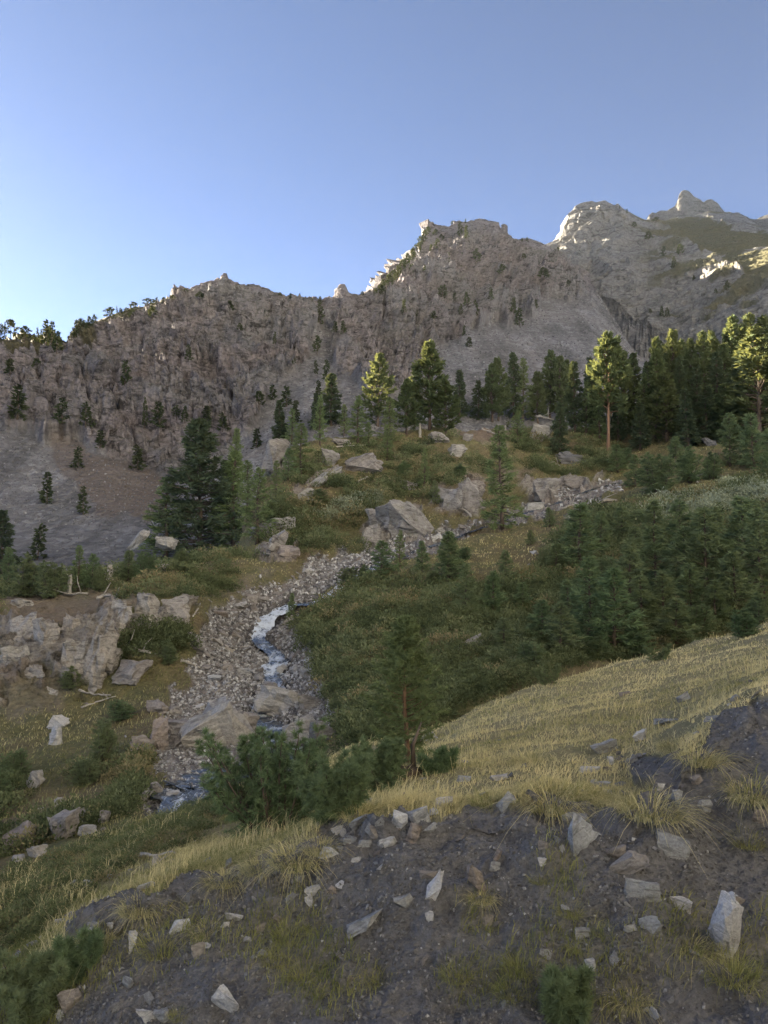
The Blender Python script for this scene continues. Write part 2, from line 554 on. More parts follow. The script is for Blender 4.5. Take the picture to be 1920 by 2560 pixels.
soilm = np.maximum(soilm, inpoly(wx, wy, [(1110, 1075), (1270, 1070), (1300, 1100), (1240, 1112), (1130, 1108)]) * 0.9)
soilm = np.maximum(soilm, inpoly(wx, wy, [(1060, 1215), (1200, 1190), (1320, 1180), (1320, 1215), (1190, 1215), (1075, 1235)]) * 0.6)
soilm = np.maximum(soilm, inpoly(wx, wy, [(0, 1690), (130, 1680), (200, 1740), (0, 1800)]) * 0.5)
soilm = np.maximum(soilm, inpoly(wx, wy, [(500, 1480), (640, 1440), (680, 1450), (560, 1500)]) * 0.5)
wall = inpoly(mx, my, [(-300, 1540), (465, 1490), (480, 1600), (300, 1740), (-300, 1790)])
patch = fbm(Q * 0.5, 4, 31)
rock_f = rock & ~(wall & (patch > 0.28))
rock_s = soft(rock_f, mg, 1)
bed_s = soft(bed, mg, 1)
dscale = np.clip(mdist / 45, 0.5, 2)
base = 0.5 * fbm(Q * 0.16, 4, 41) + 0.16 * fbm(Q * 0.8, 4, 43)
rk = 0.75 * blocks(Q * np.array([0.30, 0.30, 0.36]), 7) + 0.32 * blocks(Q * 0.8, 9) + 0.12 * blocks(Q * 2.0, 10) + 0.2 * fbm(Q * 0.4, 4, 51)
disp = dscale * ((1 - bed_s) * base + rock_s * (0.62 * rk + 0.2) + bed_s * (0.10 * fbm(Q * 0.5, 3, 61) + 0.10 * blocks(Q * 2.2, 13)))
disp += wall * (0.35 * (1 - rock_s) * rk + rock_s * (0.30 * ridged(Q * np.array([0.9, 0.9, 0.22]), 4, 57) + 0.12 * blocks(Q * np.array([2.2, 2.2, 1.2]), 59)))
disp -= 0.34 * np.exp(-(sdist / (900 / mdist)) ** 2) * (mdist < 75) + 0.2 * bed_s
mg.displace(disp)
mg.N = mg.normals().reshape(-1, 3)
soil_s = soft(soilm, mg, 2)
scr = np.clip(bed_s, 0, 1)
veg = np.clip(1 - rock_s - bed_s, 0, 1) * (1 - soil_s)
m_mg = terrain_mat('gully_ground', 1.3, (0.26, 0.24, 0.225), (0.42, 0.395, 0.36), (0.33, 0.29, 0.265), (0.17, 0.155, 0.15), (0.34, 0.32, 0.31),
                   (0.125, 0.13, 0.065), (0.21, 0.185, 0.095), (0.19, 0.15, 0.09), (0.16, 0.115, 0.085), (0.24, 0.185, 0.15))
wetm = np.exp(-(sdist / np.clip(1900 / mdist, 14, 60)) ** 2) * bed_s * (my > 1380)
mg.build('terrain', m_mg, {'scree': scr, 'veg': veg, 'soil': soil_s, 'wet': wetm})
mg_mask = dict(bed=bed_s, rock=rock_s, veg=veg, soil=soil_s)

# ---- the cirque wall on the left and the rounded peak in the middle; the out-of-view crest further left is shaped to shade the valley
zrow = lambda z, d: row_of(z, d)
lm = Sheet(np.concatenate([np.concatenate([np.linspace(-5200, -1400, 36)[:-1], np.linspace(-1400, -160, 60)])[:-1], np.linspace(-160, 1560, 620), np.linspace(1560, 2100, 16)[1:]]), [
    [(-5200, zrow(-10, 90), 90), (-2000, zrow(-12, 130), 130), (-500, 1580, 145), (0, 1540, 150), (400, 1480, 160), (600, 1440, 165), (700, 1380, 175), (900, 1280, 195), (1200, 1220, 220), (2100, 1180, 260)],
    [(-5200, zrow(10, 120), 120), (-2000, zrow(20, 200), 200), (-500, 1330, 215), (0, 1320, 225), (400, 1310, 225), (620, 1260, 230), (760, 1150, 245), (900, 1080, 270), (1100, 1030, 300), (1300, 960, 380), (1600, 930, 440), (2100, 950, 420)],
    [(-5200, zrow(50, 150), 150), (-2000, zrow(60, 270), 270), (-500, 1080, 290), (0, 1050, 300), (130, 1085, 300), (250, 1110, 298), (330, 1165, 290), (420, 1195, 285), (520, 1170, 290), (620, 1090, 305), (700, 1020, 330),
     (760, 950, 360), (850, 880, 410), (960, 930, 390), (1060, 900, 430), (1150, 830, 500), (1300, 770, 590), (1480, 725, 660), (1600, 900, 560), (2100, 940, 500)],
    [(-5200, zrow(110, 175), 175), (-2000, zrow(110, 320), 320), (-500, 930, 345), (0, 930, 355), (250, 930, 370), (450, 900, 380), (620, 860, 400), (760, 830, 430), (850, 800, 470), (960, 800, 500), (1100, 730, 580),
     (1300, 690, 680), (1420, 690, 720), (1500, 745, 690), (1600, 905, 600), (2100, 950, 540)],
    [(-5200, zrow(190, 195), 195), (-3000, zrow(205, 270), 270), (-1700, zrow(194, 335), 335), (-1222, zrow(180, 352), 352), (-1058, zrow(165, 365), 365), (-1005, zrow(165, 369), 369), (-935, zrow(164, 374), 374), (-880, zrow(171, 378), 378), (-852, zrow(163, 380), 380), (-821, zrow(165, 383), 383), (-762, zrow(164, 386), 386), (-701, zrow(161, 392), 392), (-634, zrow(162, 397), 397), (-615, zrow(159, 399), 399), (-560, zrow(158, 401), 401), (-518, zrow(157, 403), 403), (-495, zrow(169, 406), 406), (-416, zrow(173, 410), 410), (-360, zrow(172, 418), 418), (-300, 745, 425), (-180, 800, 435), (-100, 832, 440), (0, 848, 450), (90, 852, 452), (160, 856, 455), (190, 838, 455), (250, 803, 460), (330, 773, 465), (420, 750, 470),
     (470, 727, 475), (490, 715, 478), (505, 706, 480), (560, 699, 482), (592, 706, 485), (600, 712, 487), (612, 708, 487), (640, 717, 490), (700, 737, 497), (745, 748, 505), (770, 752, 508), (800, 750, 515), (835, 747, 520), (843, 730, 522), (856, 722, 522), (868, 734, 525),
     (880, 738, 530), (932, 736, 570), (950, 716, 610), (980, 690, 645), (1010, 655, 670), (1045, 612, 700), (1062, 580, 710), (1085, 568, 722), (1110, 561, 730), (1160, 551, 742), (1200, 547, 748), (1235, 549, 752), (1248, 560, 755),
     (1254, 572, 757), (1258, 562, 758), (1266, 566, 758), (1271, 600, 760), (1280, 610, 762), (1288, 622, 764), (1294, 604, 765), (1305, 597, 766), (1330, 599, 768), (1350, 608, 770), (1375, 622, 772), (1400, 640, 772), (1430, 662, 770), (1470, 700, 755), (1500, 748, 720), (1600, 910, 620), (2100, 960, 560)],
    [(-5200, zrow(120, 260), 260), (-3000, zrow(130, 380), 380), (-1222, zrow(120, 470), 470), (-300, 900, 560), (0, 930, 580), (500, 800, 600), (880, 830, 640), (1000, 760, 780), (1200, 640, 860), (1400, 720, 850), (1600, 960, 700), (2100, 1010, 640)],
    [(-5200, zrow(40, 400), 400), (-1222, zrow(40, 650), 650), (0, 1200, 800), (1000, 1100, 950), (1400, 1000, 950), (2100, 1150, 800)],
], [24, 86, 84, 104, 12, 6], smooth=4, keep=(4,))
Q = lm.flat.copy()
lx, ly = lm.px.ravel(), lm.py.ravel()
ldist = Q[:, 1]
wob = np.stack([lx / 60, ly / 60, lx * 0], 1)
wx = lx + 30 * fbm(wob, 4, 71)
wy = ly + 26 * fbm(wob, 4, 73)
cliff_bot = np.interp(wx, [-500, 0, 130, 250, 330, 420, 520, 620, 665, 720, 780, 830, 900, 960, 1030, 1100, 1200, 1300, 1400, 1480, 1560],
                      [1090, 1060, 1090, 1110, 1170, 1200, 1190, 1080, 1000, 930, 960, 1010, 960, 1000, 960, 860, 815, 790, 755, 730, 760])
scree = (wy > cliff_bot)
gul = inpoly(wx, wy, [(700, 1000), (770, 880), (800, 780), (815, 760), (830, 800), (830, 900), (900, 960), (800, 1100), (700, 1120)])
scree |= gul
scree_s = soft(scree, lm, 2)
lsc = np.clip(ldist / 400, 0.5, 2)
dip = np.stack([Q[:, 0] * 0.64 + Q[:, 2] * 0.77, Q[:, 1], Q[:, 2] * 0.64 - Q[:, 0] * 0.77], 1)
crag = 12.0 * ridged(dip * np.array([0.024, 0.018, 0.009]), 5, 81, 0.52) + 8.0 * fbm(Q * 0.011, 4, 83) \
    + 4.2 * blocks(dip * np.array([0.10, 0.08, 0.055]), 17) + 3.4 * blocks(dip * np.array([0.20, 0.17, 0.13]), 19) + 1.9 * blocks(dip * 0.45, 23)
scd = 1.2 * fbm(Q * 0.02, 4, 85) + 0.45 * blocks(Q * 0.4, 29)
sky_lock = 1 - 0.88 * np.exp(-((ly - np.interp(lx, *np.array([(a_, b_) for a_, b_ in ((0, 848), (250, 803), (490, 715), (700, 737), (900, 737), (1045, 612), (1200, 547), (1400, 640), (1500, 748))]).T)) / 34.0) ** 2)
disp = lsc * sky_lock * ((1 - scree_s) * (crag * 0.75 - 6) + scree_s * scd)
GUL = [([(195, 880), (212, 960), (235, 1045), (250, 1100)], 11, 10), ([(330, 845), (395, 920), (440, 1000)], 9, 9), ([(440, 880), (458, 975), (500, 1060)], 9, 9), ([(490, 870), (540, 950), (590, 1020), (620, 1070)], 9, 10),
       ([(560, 850), (640, 890), (725, 925)], 8, 8), ([(520, 740), (560, 820), (600, 870)], 8, 7), ([(100, 900), (130, 980), (150, 1060)], 9, 9), ([(30, 900), (60, 1000), (70, 1050)], 9, 8), ([(280, 900), (300, 990), (340, 1090), (350, 1150)], 10, 10),
       ([(640, 750), (680, 830), (740, 900)], 8, 8), ([(390, 780), (450, 850), (470, 880)], 7, 7), ([(800, 760), (812, 850), (800, 930)], 14, 12), ([(950, 760), (965, 850), (960, 930)], 10, 12), ([(1040, 650), (1060, 760), (1050, 860)], 8, 10), ([(1255, 590), (1240, 660), (1260, 740)], 8, 10),
       ([(1285, 620), (1330, 690), (1400, 740)], 9, 12), ([(1120, 600), (1140, 700), (1130, 790)], 7, 7), ([(1370, 640), (1420, 700), (1480, 740)], 8, 9)]
for ln_, wd_, dp_ in GUL:
    pd_ = polydist(lx + 44 * fbm(wob * 1.5, 4, 75), ly + 30 * fbm(wob * 1.5, 4, 76), ln_)
    disp -= 0.6 * dp_ * np.exp(-(pd_ / (wd_ * 1.25)) ** 2) * (0.55 + np.clip(fbm(wob * 1.3, 3, 78) + 0.35, 0, 0.9)) * (1 - scree_s)
disp *= np.clip((lx + 4500) / 3000, 0.3, 1)
lm.displace(disp)
lm.N = lm.normals().reshape(-1, 3)
pz = fbm(Q * 0.018, 4, 91)
lveg = np.zeros(len(Q))
brown = inpoly(wx, wy, [(110, 1080), (340, 1160), (420, 1210), (400, 1300), (250, 1290), (150, 1180)]) * 0.75
lveg = np.clip((pz - 0.18) * 4, 0, 0.45) * np.clip((lm.N[:, 2] - 0.35) * 4, 0.1, 1) * inpoly(wx, wy, [(500, 700), (960, 740), (1000, 690), (1250, 560), (1450, 690), (1300, 800), (1000, 900), (700, 900)])
lveg = np.maximum(lveg, 0.9 * inpoly(wx, wy, [(0, 842), (160, 850), (300, 770), (470, 715), (480, 740), (330, 800), (200, 870), (0, 885)]))
lveg = np.maximum(lveg, 0.5 * (lm.N[:, 2] > 0.75) * (1 - scree_s) * (ldist < 480))
m_lm = terrain_mat('cirque_rock', 11.0, (0.19, 0.162, 0.168), (0.34, 0.30, 0.302), (0.25, 0.24, 0.25), (0.16, 0.155, 0.16), (0.31, 0.305, 0.305),
                   (0.085, 0.085, 0.045), (0.12, 0.10, 0.055), (0.10, 0.09, 0.05), (0.16, 0.12, 0.095), (0.21, 0.17, 0.145), dark=0.75)
lm.build('mountain', m_lm, {'scree': scree_s, 'veg': soft(lveg, lm, 1), 'soil': soft(brown, lm, 3) * scree_s})

# ---- the grey tower and the long flank on the right
rm = Sheet(np.concatenate([np.linspace(1200, 1330, 20)[:-1], np.linspace(1330, 1980, 300), np.linspace(1980, 3000, 24)[1:]]), [
    [(1200, 1250, 330), (1500, 1200, 320), (1700, 1180, 300), (1920, 1150, 280), (3000, 1000, 280)],
    [(1200, 800, 780), (1400, 745, 800), (1500, 765, 790), (1600, 830, 700), (1680, 870, 620), (1800, 840, 580), (1920, 790, 540), (3000, 500, 480)],
    [(1200, 720, 850), (1400, 668, 900), (1470, 640, 920), (1540, 640, 900), (1620, 700, 830), (1700, 700, 780), (1800, 690, 740), (1920, 660, 700), (3000, 400, 620)],
    [(1200, 700, 880), (1400, 630, 950), (1470, 570, 980), (1540, 565, 980), (1620, 610, 940), (1700, 610, 920), (1800, 600, 900), (1920, 610, 830), (3000, 320, 750)],
    [(1200, 700, 900), (1330, 650, 940), (1370, 612, 970), (1395, 598, 985), (1410, 582, 995), (1418, 560, 1000), (1426, 545, 1000), (1432, 528, 1000), (1438, 516, 1000), (1452, 508, 1000), (1478, 503, 1000), (1490, 507, 1000), (1512, 502, 1000), (1525, 512, 1003), (1535, 517, 1005),
     (1543, 513, 1005), (1555, 524, 1008), (1580, 536, 1015), (1600, 546, 1025), (1612, 551, 1030), (1636, 547, 1050), (1655, 556, 1060), (1690, 552, 1090), (1704, 546, 1100), (1735, 541, 1130), (1772, 529, 1160), (1800, 532, 1160), (1830, 534, 1150), (1858, 541, 1130), (1880, 556, 1100), (1900, 566, 1060), (1920, 572, 1030), (3000, 250, 900)],
    [(1200, 780, 1000), (1480, 600, 1100), (1640, 600, 1200), (1772, 590, 1300), (1920, 640, 1200), (3000, 330, 1000)],
    [(1200, 1000, 1200), (1480, 900, 1300), (1772, 850, 1500), (1920, 850, 1400), (3000, 600, 1200)],
], [20, 70, 60, 66, 8, 5], smooth=4, keep=(4,))
Q = rm.flat.copy()
rx_, ry_ = rm.px.ravel(), rm.py.ravel()
wob = np.stack([rx_ / 60, ry_ / 60, rx_ * 0 + 9], 1)
wx = rx_ + 22 * fbm(wob, 4, 101)
wy = ry_ + 20 * fbm(wob, 4, 103)
right_part = np.clip((rx_ - 1530 - (ry_ - 560) * 0.35) / 80, 0, 1)
d1 = np.stack([Q[:, 0] * 0.62 + Q[:, 2] * 0.78, Q[:, 1], Q[:, 2] * 0.62 - Q[:, 0] * 0.78], 1)
rib = 16 * ridged(d1 * np.array([0.020, 0.016, 0.0045]), 5, 111, 0.5) + 5.0 * blocks(d1 * np.array([0.08, 0.06, 0.03]), 31) + 2.4 * blocks(d1 * np.array([0.2, 0.15, 0.1]), 37)
tow = 22 * ridged(Q * np.array([0.011, 0.010, 0.0055]), 5, 121, 0.5) + 9 * fbm(Q * 0.02, 5, 123) + 6.0 * blocks(Q * np.array([0.05, 0.05, 0.03]), 41) + 2.6 * blocks(Q * 0.14, 43)
sk = 1 - 0.85 * np.exp(-((ry_ - np.interp(rx_, [1200, 1395, 1430, 1512, 1600, 1772, 1920], [700, 598, 520, 502, 546, 529, 572])) / 22.0) ** 2)
meadow = inpoly(wx, wy, [(1640, 560), (1760, 545), (1925, 600), (3000, 500), (3000, 800), (1925, 715), (1800, 660), (1700, 610)])
rm.displace(0.55 * sk * (1 - 0.6 * soft(meadow, rm, 4)) * (right_part * rib + (1 - right_part) * tow - 8))
rm.N = rm.normals().reshape(-1, 3)
gb = fbm(d1 * np.array([0.02, 0.02, 0.006]), 4, 131)
grass = (inpoly(wx, wy, [(1640, 560), (1760, 545), (1925, 600), (3000, 500), (3000, 800), (1925, 715), (1800, 660), (1700, 610)]) & (gb > -0.6)) * 0.95
grass = np.maximum(grass, np.clip((gb - 0.1) * 4, 0, 0.85) * right_part)
talus = inpoly(wx, wy, [(1450, 720), (1500, 735), (1560, 800), (1640, 850), (1560, 870), (1430, 800)])
m_rm = terrain_mat('tower_rock', 22.0, (0.25, 0.24, 0.225), (0.36, 0.35, 0.335), (0.30, 0.285, 0.265), (0.15, 0.145, 0.14), (0.30, 0.29, 0.28),
                   (0.11, 0.105, 0.05), (0.15, 0.13, 0.06), (0.12, 0.115, 0.06), (0.16, 0.13, 0.1), (0.2, 0.17, 0.14), dark=0.6)
rm.build('mountain', m_rm, {'scree': soft(talus, rm, 1), 'veg': soft(grass, rm, 1), 'soil': np.zeros(len(Q))})

# ---- the far pointed summit
fm = Sheet(np.concatenate([np.linspace(1450, 1580, 12)[:-1], np.linspace(1580, 1960, 150), np.linspace(1960, 2700, 14)[1:]]), [
    [(1450, 800, 1400), (1960, 800, 1400), (2700, 700, 1300)],
    [(1450, 640, 1650), (1700, 590, 1650), (1960, 600, 1650), (2700, 520, 1500)],
    [(1450, 640, 1700), (1580, 580, 1700), (1605, 560, 1700), (1616, 545, 1700), (1624, 532, 1700), (1640, 533, 1700), (1650, 526, 1700), (1668, 527, 1700), (1685, 516, 1700), (1692, 506, 1700), (1697, 492, 1700), (1703, 480, 1700), (1712, 476, 1700),
     (1722, 479, 1700), (1735, 490, 1700), (1760, 504, 1700), (1766, 500, 1700), (1778, 499, 1700), (1795, 509, 1700), (1812, 528, 1700), (1850, 534, 1750), (1876, 545, 1800), (1890, 548, 1800), (1900, 542, 1800), (1920, 537, 1800), (1960, 530, 1800), (2700, 430, 1700)],
    [(1450, 800, 2000), (1700, 600, 2000), (1960, 650, 2100), (2700, 560, 2000)],
], [20, 70, 10], smooth=2, keep=(2,))
Q = fm.flat.copy()
fm.displace((0.25 + 0.75 * np.clip((fm.py.ravel() - 545) / 40, 0, 1)) * (10 * ridged(Q * 0.012, 5, 141) * 0.5 + 6 * blocks(Q * np.array([0.03, 0.03, 0.02]), 47) + 3 * blocks(Q * 0.07, 53) - 5))
m_fm = terrain_mat('summit_rock', 30.0, (0.14, 0.13, 0.12), (0.20, 0.185, 0.17), (0.17, 0.155, 0.14), (0.2, 0.2, 0.2), (0.3, 0.3, 0.3),
                   (0.1, 0.1, 0.05), (0.1, 0.1, 0.05), (0.1, 0.1, 0.05), (0.1, 0.1, 0.1), (0.1, 0.1, 0.1), dark=0.6)
fm.build('mountain', m_fm, {'scree': np.zeros(len(Q)), 'veg': np.zeros(len(Q)), 'soil': np.zeros(len(Q))})

SHEETS = [fg, mg, lm, rm, fm]

# ---- unseen slope added behind and right of the viewer, bouncing sunlight into the shade
az_ = np.radians(np.linspace(62, 250, 120))          # from the view direction, clockwise
rr_ = np.array([25, 45, 70, 100, 150, 220, 320, 430, 560, 700, 900])
el_ = np.array([-9, 6, 17, 25, 31, 35, 37, 38, 38.5, 39, 39.0])
Vh = np.stack([np.sin(az_)[None] * rr_[:, None], np.cos(az_)[None] * rr_[:, None], np.tan(np.radians(el_))[:, None] * rr_[:, None] * (1 + 0 * az_)[None]], -1)
ends = np.clip(np.minimum(az_ - az_[0], az_[-1] - az_) / 0.5, 0, 1)
Vh[:, :, 2] = Vh[:, :, 2] * (0.55 + 0.45 * ends) + (0.08 * rr_[:, None] * fbm(Vh.reshape(-1, 3) * 0.006, 4, 151).reshape(Vh.shape[:2]))
ih = (np.arange(len(rr_) - 1)[:, None] * 120 + np.arange(119)[None]).ravel()
m_hs = terrain_mat('bounce_slope', 8.0, (0.50, 0.50, 0.50), (0.58, 0.58, 0.57), (0.54, 0.54, 0.53), (0.3, 0.28, 0.26), (0.4, 0.38, 0.36),
                   (0.40, 0.40, 0.34), (0.50, 0.49, 0.44), (0.45, 0.45, 0.40), (0.3, 0.25, 0.2), (0.3, 0.25, 0.2), dark=0.15)
nh = Vh.shape[0] * Vh.shape[1]
tag(obj('bounce_hillside', make_mesh('bounce_hillside', Vh.reshape(-1, 3), np.stack([ih, ih + 120, ih + 121, ih + 1], 1), m_hs,
        {'scree': np.zeros(nh), 'soil': np.zeros(nh), 'veg': np.full(nh, 0.25)})), kind='structure')


def ray(px, py, sheets=None):
    d = Vector(unproj(px, py, 1.0).tolist()).normalized()
    best = None
    for s in (sheets or SHEETS):
        h = s.bvh.ray_cast(Vector((0, 0, 0)), d)
        if h[0] is not None and (best is None or h[3] < best[2]):
            best = (h[0], h[1], h[3])
    if best is None and py < 2550:
        return ray(px, py + 3, sheets)          # just above a skyline: step down to the ground
    return best or (Vector(unproj(px, py, 60.0).tolist()), Vector((0, 0, 1)), 60.0)



# ------------------------------------------------------------------ object materials
def rock_mat(name, a, b, c, S=0.5, dark=0.5, spot=None):
    t = NT(name)
    oi = t.n('ShaderNodeObjectInfo')
    co = t.n('ShaderNodeTexCoord').outputs['Object']
    add = t.n('ShaderNodeVectorMath', operation='MULTIPLY_ADD')
    t.l(oi.outputs['Location'], add.inputs[0])
    add.inputs[1].default_value = (3.7, 2.9, 4.3)
    t.l(co, add.inputs[2])
    v = add.outputs[0]
    mp = t.n('ShaderNodeMapping')
    mp.inputs['Rotation'].default_value = (R(20), R(15), 0)
    mp.inputs['Scale'].default_value = (1, 1, 4)
    t.l(v, mp.inputs['Vector'])
    st = t.noise(mp.outputs[0], 2.0 / S, 8, 0.6, 0.6)
    mid = t.noise(v, 2.2 / S, 8, 0.65)
    fine = t.noise(v, 16 / S, 5, 0.7)
    col = t.mix(t.ramp(mid, [(0.35, 0.0), (0.65, 1.0)]), a, b)
    col = t.mix(oi.outputs['Random'], col, c)
    col = t.mix(t.ramp(st, [(0.34, dark), (0.5, 0.0)]), col, (0.035, 0.03, 0.028))
    col = t.mix(1.0, col, t.ramp(fine, [(0.3, 0.62), (0.6, 1.0)]), 'MULTIPLY')
    if spot:
        sp = t.noise(v, 3.5 / S, 5, 0.7)
        col = t.mix(t.ramp(sp, [(0.58, 0.0), (0.68, 0.75)]), col, spot)
    h = t.math('ADD', st, t.math('MULTIPLY', fine, 0.35))
    return t.out(col, t.bump(h, 0.8, 0.10 * S), 0.85)


M_GREY = rock_mat('grey_schist', (0.23, 0.235, 0.245), (0.38, 0.385, 0.395), (0.28, 0.28, 0.28), 0.3)
M_PALE = rock_mat('pale_quartzite', (0.38, 0.38, 0.39), (0.54, 0.54, 0.545), (0.43, 0.42, 0.42), 0.3, 0.35)
M_BROWN = rock_mat('rusty_schist', (0.20, 0.165, 0.14), (0.30, 0.255, 0.225), (0.25, 0.235, 0.225), 0.3)
M_DARK = rock_mat('dark_slate', (0.13, 0.13, 0.14), (0.20, 0.20, 0.21), (0.17, 0.165, 0.17), 0.3)
M_BOULD = rock_mat('boulder_rock', (0.23, 0.215, 0.21), (0.36, 0.345, 0.335), (0.28, 0.255, 0.245), 1.6, 0.6, (0.17, 0.17, 0.11))
M_BPALE = rock_mat('pale_boulder_rock', (0.30, 0.295, 0.285), (0.44, 0.43, 0.42), (0.34, 0.32, 0.30), 1.6, 0.5)
M_BBROWN = rock_mat('brown_boulder_rock', (0.23, 0.19, 0.17), (0.34, 0.295, 0.27), (0.29, 0.27, 0.26), 1.6, 0.6)


def leaf_mat(name, a, b, c=None, trans=0.3, inst=None):
    """foliage: colour varies by object and by spray; some light comes through"""
    t = NT(name)
    oi = t.n('ShaderNodeObjectInfo')
    rn_ = t.attr('rnd')
    if inst:
        ta = t.n('ShaderNodeAttribute', attribute_name='tone', attribute_type='INSTANCER').outputs['Fac']
        rn_ = t.math('MULTIPLY', rn_, t.math('ADD', t.math('MULTIPLY', ta, 1.2), 0.35))
    col = t.mix(rn_, a, b)
    if inst:
        col = t.mix(t.ramp(ta, [(0.72, 0.0), (0.95, 0.8)]), col, t.mix(rn_, inst[0], inst[1]))
    if c:
        col = t.mix(t.math('MULTIPLY', oi.outputs['Random'], 0.8), col, c)
    d = t.n('ShaderNodeBsdfDiffuse')
    tr = t.n('ShaderNodeBsdfTranslucent')
    t.l(col, d.inputs[0])
    t.l(t.mix(0.35, col, (0.35, 0.32, 0.05)), tr.inputs[0])
    ms = t.n('ShaderNodeMixShader')
    ms.inputs[0].default_value = trans
    t.l(d.outputs[0], ms.inputs[1])
    t.l(tr.outputs[0], ms.inputs[2])
    t.l(ms.outputs[0], t.t.nodes['Material Output'].inputs[0])
    return t.m


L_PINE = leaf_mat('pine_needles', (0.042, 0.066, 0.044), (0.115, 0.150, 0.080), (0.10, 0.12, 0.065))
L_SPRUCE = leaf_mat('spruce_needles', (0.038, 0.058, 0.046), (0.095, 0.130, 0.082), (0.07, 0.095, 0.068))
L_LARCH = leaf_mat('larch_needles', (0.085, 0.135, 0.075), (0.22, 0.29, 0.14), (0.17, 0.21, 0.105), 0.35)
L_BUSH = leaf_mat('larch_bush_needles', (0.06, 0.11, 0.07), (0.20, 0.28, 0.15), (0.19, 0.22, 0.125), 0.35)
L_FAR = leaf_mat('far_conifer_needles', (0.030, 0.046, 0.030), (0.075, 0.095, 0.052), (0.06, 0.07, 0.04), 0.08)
L_HEATH = leaf_mat('heath_leaves', (0.04, 0.06, 0.032), (0.20, 0.225, 0.125), None, 0.2, ((0.09, 0.07, 0.04), (0.27, 0.22, 0.13)))
L_WILLOW = leaf_mat('grey_willow_leaves', (0.14, 0.17, 0.11), (0.36, 0.39, 0.30), None, 0.2, ((0.12, 0.15, 0.08), (0.30, 0.33, 0.2)))
L_GRASS = leaf_mat('grass_blades', (0.15, 0.17, 0.075), (0.72, 0.62, 0.36), None, 0.3)
L_GREENGRASS = leaf_mat('green_grass_blades', (0.13, 0.16, 0.06), (0.44, 0.41, 0.19), None, 0.3)


def wood_mat(name, a, b):
    t = NT(name)
    c = t.coord('Object', scale=(9, 9, 1.6))
    n = t.noise(c, 1.5, 7, 0.65, 0.5)
    return t.out(t.mix(t.ramp(n, [(0.3, 0.0), (0.7, 1.0)]), a, b), t.bump(n, 0.8, 0.05), 0.9)


W_BARK = wood_mat('bark', (0.06, 0.045, 0.036), (0.16, 0.125, 0.10))
W_RED = wood_mat('reddish_bark', (0.13, 0.075, 0.05), (0.25, 0.16, 0.11))
W_DEAD = wood_mat('weathered_wood', (0.22, 0.20, 0.18), (0.46, 0.43, 0.39))


# ------------------------------------------------------------------ trees
def frames(d):
    d = d / (np.linalg.norm(d, axis=1)[:, None] + 1e-9)
    r = rng.normal(size=d.shape)
    s = np.cross(d, r)
    s /= np.linalg.norm(s, axis=1)[:, None] + 1e-9
    return d, s


def diamonds(base, dirs, length, width, k=1):
    """flat pointed sprays: 4 vertices, 2 triangles each"""
    d, s = frames(dirs)
    length = np.asarray(length)[:, None]
    width = np.asarray(width)[:, None]
    a = base
    b = base + d * length * 0.45 + s * width * 0.5
    c = base + d * length
    e = base + d * length * 0.45 - s * width * 0.5
    V = np.stack([a, b, c, e], 1).reshape(-1, 3)
    i = np.arange(len(base))[:, None] * 4
    return V, np.concatenate([i + [0, 1, 2], i + [0, 2, 3]], 0)


def tube(pts, radii, n=6):
    pts = np.asarray(pts, float)
    V, Fc = [], []
    for i, p in enumerate(pts):
        t = pts[min(i + 1, len(pts) - 1)] - pts[max(i - 1, 0)]
        t /= np.linalg.norm(t) + 1e-9
        u = np.cross(t, (0.31, 0.95, 0.12) if abs(t[2]) > 0.7 else (0, 0, 1.0))
        u /= np.linalg.norm(u) + 1e-9
        w = np.cross(t, u)
        for k in range(n):
            a = 2 * math.pi * k / n
            V.append(p + radii[i] * (math.cos(a) * u + math.sin(a) * w))
    for i in range(len(pts) - 1):
        for k in range(n):
            a, b = i * n + k, i * n + (k + 1) % n
            Fc += [(a, b, b + n), (a, b + n, a + n)]
    c0 = len(V)
    V += [pts[0], pts[-1]]
    m = (len(pts) - 1) * n
    for k in range(n):
        Fc += [(c0, (k + 1) % n, k), (c0 + 1, m + k, m + (k + 1) % n)]
    return np.array(V), np.array(Fc)


def join(parts):
    V, Fc, o = [], [], 0
    for v, f in parts:
        V.append(v); Fc.append(f + o); o += len(v)
    return np.concatenate(V), np.concatenate(Fc)


